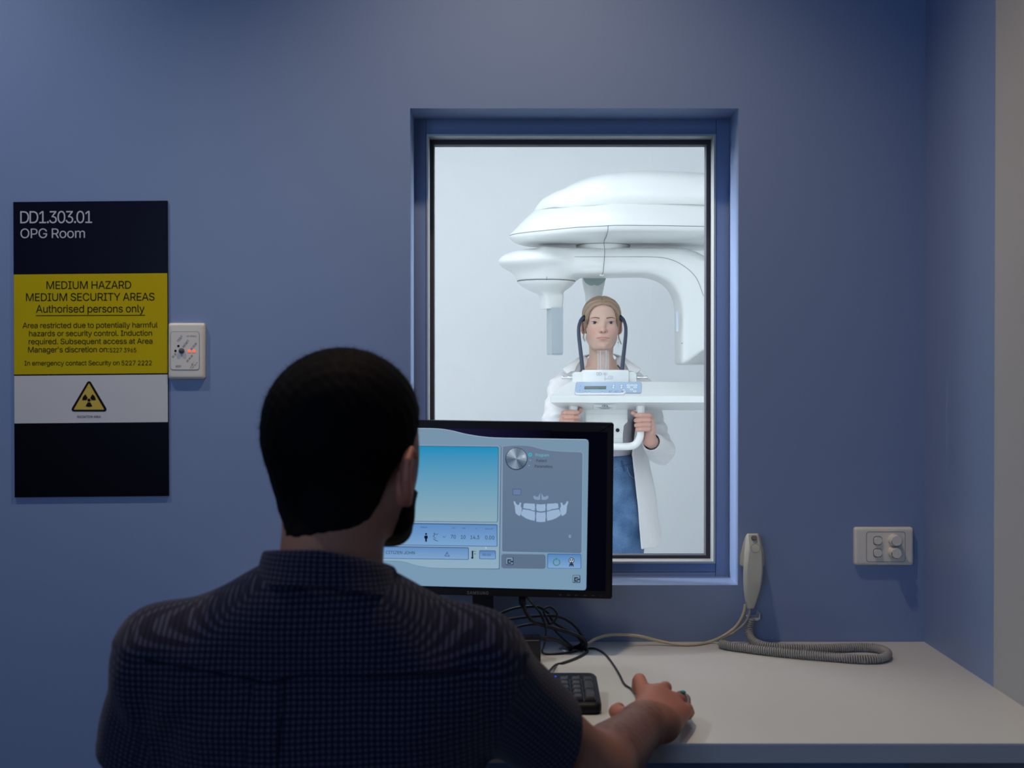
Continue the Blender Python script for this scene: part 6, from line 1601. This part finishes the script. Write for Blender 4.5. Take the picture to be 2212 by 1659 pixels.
def mbeard(p, d):
    q = hloc(p)
    d0 = field(skull+mface[:4], p)-0.0050
    lim = np.interp(q[:, 1], [0.0, 0.02, 0.05, 0.09, 0.14], [-0.045, -0.052, -0.085, -0.082, -0.082])
    d0 = smax(d0, q[:, 2]-lim, 0.004); d0 = smax(d0, 0.012-q[:, 1], 0.004)
    return smax(d0, -0.170-q[:, 2], 0.004)
solid('beard', [('+', 0, s_ell(hm(0, 0.05, -0.10), (0.12, 0.12, 0.12))), ('!', 0, mbeard)], (HM.x-0.13, HM.y-0.13, HM.z-0.20), (HM.x+0.15, HM.y+0.16, HM.z-0.02), 0.003, M['hair_m'], ma)
# shirt
PITCHW = 0.0062
def plaid():
    m, nt, b = _nt('dark_gingham'); n = nt.nodes; l = nt.links
    at = n.new('ShaderNodeAttribute'); at.attribute_name = 'weave'
    tc = n.new('ShaderNodeTexCoord')
    wn = n.new('ShaderNodeTexNoise'); wn.inputs['Scale'].default_value = 26; wn.inputs['Detail'].default_value = 2; l.new(tc.outputs['Object'], wn.inputs['Vector'])
    ws = n.new('ShaderNodeVectorMath'); ws.operation = 'SCALE'; ws.inputs['Scale'].default_value = 0.5; l.new(wn.outputs['Color'], ws.inputs[0])
    wa = n.new('ShaderNodeVectorMath'); wa.operation = 'ADD'; l.new(at.outputs['Vector'], wa.inputs[0]); l.new(ws.outputs[0], wa.inputs[1])
    sp = n.new('ShaderNodeSeparateXYZ'); l.new(wa.outputs[0], sp.inputs[0])
    st = []
    for k in (0, 1):
        a = n.new('ShaderNodeMath'); a.operation = 'MULTIPLY'; a.inputs[1].default_value = 2*math.pi; l.new(sp.outputs[k], a.inputs[0])
        c = n.new('ShaderNodeMath'); c.operation = 'SINE'; l.new(a.outputs[0], c.inputs[0])
        r = n.new('ShaderNodeMapRange'); r.interpolation_type = 'SMOOTHSTEP'; r.inputs['From Min'].default_value = -0.25; r.inputs['From Max'].default_value = 0.55; l.new(c.outputs[0], r.inputs['Value'])
        st.append(r)
    ad = n.new('ShaderNodeMath'); ad.operation = 'ADD'; l.new(st[0].outputs[0], ad.inputs[0]); l.new(st[1].outputs[0], ad.inputs[1])
    hf = n.new('ShaderNodeMath'); hf.operation = 'MULTIPLY'; hf.inputs[1].default_value = 0.5; l.new(ad.outputs[0], hf.inputs[0])
    cr = n.new('ShaderNodeValToRGB'); e = cr.color_ramp.elements
    e[0].position = 0.0; e[0].color = (0.0050, 0.0050, 0.015, 1); e[1].position = 1.0; e[1].color = (0.058, 0.056, 0.088, 1); q_ = e.new(0.5); q_.color = (0.0125, 0.0125, 0.031, 1)
    l.new(hf.outputs[0], cr.inputs[0]); l.new(cr.outputs[0], b.inputs['Base Color'])
    b.inputs['Roughness'].default_value = 0.9; b.inputs['Specular IOR Level'].default_value = 0.15; b.inputs['Sheen Weight'].default_value = 0.10
    nz = n.new('ShaderNodeTexNoise'); nz.inputs['Scale'].default_value = 700; l.new(tc.outputs['Object'], nz.inputs['Vector'])
    bp = n.new('ShaderNodeBump'); bp.inputs['Strength'].default_value = 0.3; bp.inputs['Distance'].default_value = 0.001; l.new(nz.outputs['Fac'], bp.inputs['Height']); l.new(bp.outputs['Normal'], b.inputs['Normal'])
    return m
M['plaid'] = plaid()
M['plaid_seam'] = mat('shirt_seam', (0.007, 0.007, 0.018), 0.9, var=0.3, scale=400, spec=0.1)
sl_l = [('+', 0.03, s_cap(SL+Vector((-0.002, 0.0, 0.0)), SL.lerp(EL_, 0.62), 0.0600, 0.0640))]
sl_r = [('+', 0.03, s_cap(SR+Vector((0.002, 0.0, 0.0)), SR.lerp(ER_, 0.86), 0.0590, 0.0525))]
trunk = [('+', 0, s_ell((-0.213, -1.062, 0.865), (0.186, 0.112, 0.165))), ('+', 0.09, s_ell((-0.212, -1.10, 0.66), (0.172, 0.116, 0.21))),
         ('+', 0.05, s_cap((-0.236, -1.115, 0.998), SL, 0.053, 0.0600)), ('+', 0.05, s_cap((-0.172, -1.112, 0.988), SR, 0.052, 0.0600)),
         ('+', 0.05, s_cap((-0.30, -1.115, 0.90), (-0.12, -1.115, 0.90), 0.062)), ('+', 0.04, s_cap((-0.232, -1.120, 0.985), (-0.170, -1.118, 0.980), 0.062))]
armL, armR = (EL_-SL).normalized(), (ER_-SR).normalized()
HEM_P = P(1212, 1585, -1.0); HEM_N = Vector((0.90, 0.38, -0.24)).normalized()
XPL = -0.252
def seam_z(x): return np.interp(x, [-0.45, -0.36, -0.252, -0.215, -0.05, 0.05], [0.968, 0.958, 0.942, 0.951, 0.947, 0.955])
def shirt_detail(p, d):
    x, y, z = p[:, 0], p[:, 1], p[:, 2]
    back = np.clip((-1.06-y)/0.03, 0, 1)
    low = np.clip((seam_z(x)-z)/0.004, 0, 1)
    d = d-0.0022*back*(1-low)                                                     # yoke lies over the back panel
    xc = XPL-(0.945-z)*0.06
    pl_ = np.clip((0.0165-np.abs(x-xc))/0.003, 0, 1)*low*back
    d = d-0.0045*pl_*np.exp(-np.clip(0.945-z, 0, 1)*3)
    w = 0.6*np.sin(x*30+z*22+1.5*np.sin(z*14))+0.4*np.sin(z*46-x*21+y*30)
    side = np.clip((np.abs(x+0.213)-0.05)/0.10, 0, 1)
    d = d+0.0030*w*(0.35+0.65*side)*np.clip((0.02-x)/0.03, 0.1, 1)
    keep_ = np.clip((z-0.868)/0.03, 0, 1)*np.clip((x+0.46)/0.05, 0, 1)*np.clip((0.01-x)/0.03, 0, 1)
    # folds radiating from the arm pits
    for (cx, cz, s_) in ((-0.395, 0.84, 1), (-0.02, 0.84, -1)):
        rr = np.sqrt((x-cx)**2+(z-cz)**2); an = np.arctan2(z-cz, s_*(x-cx))
        d = d+0.0035*np.sin(an*9+rr*14)*np.exp(-((rr-0.08)/0.06)**2)*keep_
    return d
ops_s = trunk+sl_l+sl_r+[('!', 0, shirt_detail),
        ('-', 0.004, lambda p: np.where(np.linalg.norm(p-A(SR.lerp(ER_, 0.80)), axis=1) < 0.15, -((p-A(HEM_P))@A(HEM_N))*1.0, 0.05)),
        ('-', 0.004, lambda p: np.where(np.linalg.norm(p-A(SL.lerp(EL_, 0.75)), axis=1) < 0.13, -((p-A(SL.lerp(EL_, 0.56)))@A(armL))*1.0, 0.05)),
        ('-', 0.004, s_cap(SR.lerp(ER_, 0.46), SR.lerp(ER_, 1.0), 0.0488)), ('-', 0.004, s_cap(SL.lerp(EL_, 0.42), SL.lerp(EL_, 1.0), 0.0540)),
        ('-', 0.004, s_chain([NB+Vector((0, 0.008, 0.005)), NB+Vector((0, 0.01, 0.10))], [0.0610, 0.0640])),
        ('&', 0.004, lambda p: 0.50-p[:, 2])]
def weave(v):
    x, y, z = v[:, 0], v[:, 1], v[:, 2]
    dl = field(sl_l, v); dr_ = field(sl_r, v); dt = field(trunk, v)
    over = np.clip(y+1.165, 0, 1)
    u_ = x/PITCHW; w_ = (z-over*0.75*np.clip((z-0.93)/0.05, 0, 1))/PITCHW
    out = np.stack([u_+0.35*np.sin(z*9), w_+0.5*np.sin(x*11), x*0], -1)
    for dd, s0, e0, ar in ((dl, SL, EL_, armL), (dr_, SR, ER_, armR)):
        m_ = dd < dt-0.004
        rel = v-A(s0); t = rel @ A(ar); e1 = ar.cross(Vector((0, -1, 0.2))).normalized(); e2 = ar.cross(e1)
        an = np.arctan2(rel @ A(e1), rel @ A(e2))
        out[m_, 0] = (an*0.061/PITCHW)[m_]; out[m_, 1] = (t/PITCHW)[m_]
    return out
shirt_o = solid('shirt', ops_s, (-0.53, -1.28, 0.46), (0.13, -0.90, 1.09), 0.0030, M['plaid'], ma, {'weave': weave}, relax=1)
def back_pt(x, z, off=0.0006):
    y = march(ops_s, x, z, -1.30, -1.0, 400); return Vector((x, (y if y else -1.15)-off, z))
bm = bmesh.new(); tube(bm, [back_pt(x, float(seam_z(x))-0.0015, 0.0) for x in np.linspace(-0.385, -0.035, 60)], 0.0016, 6); obj('yoke_seam', bm, M['plaid_seam'], shirt_o, True)
bm = bmesh.new()
for sgn in (-1, 1): tube(bm, [back_pt(XPL-(0.945-z)*0.06+sgn*0.0172, z, 0.0) for z in np.linspace(0.938, 0.66, 40)], 0.0016, 6)
obj('pleat', bm, M['plaid_seam'], shirt_o, True)
for s0, e0, ar, t0, rs_ in ((SR, ER_, armR, 0.6, 0.0546), (SL, EL_, armL, 0.525, 0.0650)):
    c_ = s0.lerp(e0, t0); e1 = ar.orthogonal().normalized(); e2 = ar.cross(e1); L0 = (e0-s0).length
    bm = bmesh.new(); rings = []
    for dt_, r_ in ((-0.024, rs_), (0.0, rs_+0.0006), (0.006, rs_), (0.006, rs_-0.0045), (-0.024, rs_-0.0045)):
        rg_ = []
        for k in range(36):
            p_ = c_+(e1*math.cos(R(k*10))+e2*math.sin(R(k*10)))*(r_+0.0008*math.sin(k*0.9))
            if s0 is SR: p_ = p_+ar*((HEM_P-p_).dot(HEM_N)/ar.dot(HEM_N))
            rg_.append(p_+ar*(dt_+0.002*math.sin(k*0.55)))
        rings.append(rg_)
    ring_loft(bm, rings, True, False)
    o = obj('sleeve_hem', bm, M['plaid'], shirt_o, True); v_ = np.array([list(p.co) for p in o.data.vertices])
    rel = v_-A(s0); an = np.arctan2(rel @ A(e1), rel @ A(e2)); at = o.data.attributes.new('weave', 'FLOAT_VECTOR', 'POINT')
    at.data.foreach_set('vector', np.stack([an*0.061/PITCHW, (rel @ A(ar))/PITCHW, an*0], -1).astype(np.float32).ravel())
# collar: stands round the neck and folds outward
bm = bmesh.new(); n_c = 56; prof_v = []
rings = []
for k in range(n_c+1):
    a = R(112+316*k/n_c)                           # open towards the front
    ca, sa = math.cos(a), math.sin(a)
    fr = (sa+1)/2                                  # 0 at the back, 1 at the front
    ctr = Vector((-0.199, -1.108, 0))
    drop = 0.020*fr+0.012*max(0, ca)+0.010*max(0, ca)*fr
    zt = 1.0765-drop
    ring = []
    for r0, dz in ((0.0640, -0.030), (0.0655, -0.010), (0.0668, -0.002), (0.0690, 0.0004), (0.0712, -0.002), (0.0740, -0.011), (0.0795, -0.0330), (0.0808, -0.0350), (0.0793, -0.0360), (0.0752, -0.0270), (0.0700, -0.030)):
        ring.append(ctr+Vector((r0*ca*1.02, r0*sa*1.02, zt+dz-0.010*fr*(r0-0.064)/0.016)))
    rings.append(ring)
ring_loft(bm, rings); co = obj('collar', bm, M['plaid'], shirt_o, True, 'keep')
v_ = np.array([list(p.co) for p in co.data.vertices]); an = np.arctan2(v_[:, 1]+1.108, v_[:, 0]+0.199); rr = np.hypot(v_[:, 1]+1.108, v_[:, 0]+0.199)
at = co.data.attributes.new('weave', 'FLOAT_VECTOR', 'POINT'); at.data.foreach_set('vector', np.stack([an*0.072/PITCHW, (v_[:, 2]-rr)/PITCHW, an*0], -1).astype(np.float32).ravel())
# finger ring with a teal stone
a_, b_ = Vector((0.2395, -0.618, 0.7765)), Vector((0.2580, -0.593, 0.7715)); c_ = a_.lerp(b_, 0.66); ax_ = (b_-a_).normalized()
e2 = Vector((0.1, -0.25, 1)); e2 = (e2-ax_*e2.dot(ax_)).normalized(); e1 = ax_.cross(e2)
bm = bmesh.new(); tube(bm, [c_+(e1*math.cos(R(k*12))+e2*math.sin(R(k*12)))*0.0106 for k in range(31)], 0.0024, 8, False); rg = obj('finger_ring', bm, M['chrome'], ma, True)
bm = bmesh.new(); Mx = Matrix((( *e1, 0), (*ax_, 0), (*e2, 0), (0, 0, 0, 1))).transposed(); Mx.translation = c_+e2*0.0118
bmesh.ops.create_uvsphere(bm, u_segments=16, v_segments=10, radius=1.0, matrix=Mx @ Matrix.Diagonal((0.0042, 0.0050, 0.0026, 1))); obj('stone', bm, mat('teal_stone', (0.01, 0.22, 0.22), 0.25, var=0.3, scale=200), rg, True)
# trousers, shoes
M['trousers'] = cloth_mat('dark_trousers', (0.02, 0.02, 0.03))
tr = [('+', 0, s_ell((-0.21, -1.12, 0.53), (0.165, 0.120, 0.11)))]
for s in (-1, 1):
    tr.append(('+', 0.04, s_chain([(-0.21+s*0.085, -1.10, 0.53), (-0.21+s*0.13, -0.64, 0.53), (-0.21+s*0.13, -0.58, 0.10)], [0.088, 0.066, 0.050])))
tr.append(('&', 0.004, lambda p: p[:, 2]-0.60))
solid('trousers', tr, (-0.50, -1.30, 0.03), (0.06, -0.46, 0.64), 0.008, M['trousers'], ma)
for s in (-1, 1):
    bm = bmesh.new(); x0 = -0.21+s*0.13; rings = []
    for k in range(9):
        t = k/8; y = -0.66+0.29*t; w = 0.044*(0.75+0.4*math.sin(math.pi*min(1, 0.2+t*0.72))); h_ = 0.085-0.05*t
        if k in (0, 8): w *= 0.6; h_ *= 0.6
        rings.append([Vector((x0+w*math.cos(q_), y, 0.002+h_*max(0, math.sin(q_)))) for q_ in [math.pi*j_/10 for j_ in range(11)]])
    ring_loft(bm, rings); obj('shoe', bm, M['black'], ma, True)
# stool
so = thing('stool', (-0.21, -1.12, 0), 'black round swivel stool under the seated person', 'stool')
bm = bmesh.new(); lathe(bm, [(0.12, -0.05), (0.17, -0.045), (0.185, -0.02), (0.18, 0.0), (0.10, 0.006)], (-0.21, -1.12, 0.425), 'Z', 40); obj('seat', bm, M['black'], so, True)
bm = bmesh.new(); lathe(bm, [(0.026, 0), (0.026, 0.31)], (-0.21, -1.12, 0.07), 'Z', 20); obj('pole', bm, M['steel'], so, True)
for k in range(5):
    a = R(72*k+18); e_ = Vector((-0.21+0.26*math.cos(a), -1.12+0.26*math.sin(a), 0.055))
    bm = bmesh.new(); tube(bm, [Vector((-0.21, -1.12, 0.09)), e_], [0.022, 0.013], 10); obj('leg', bm, M['steel'], so, True)
    bm = bmesh.new(); bmesh.ops.create_uvsphere(bm, u_segments=16, v_segments=10, radius=0.026, matrix=Matrix.Translation((e_.x, e_.y, 0.027))); obj('caster', bm, M['black'], so, True)
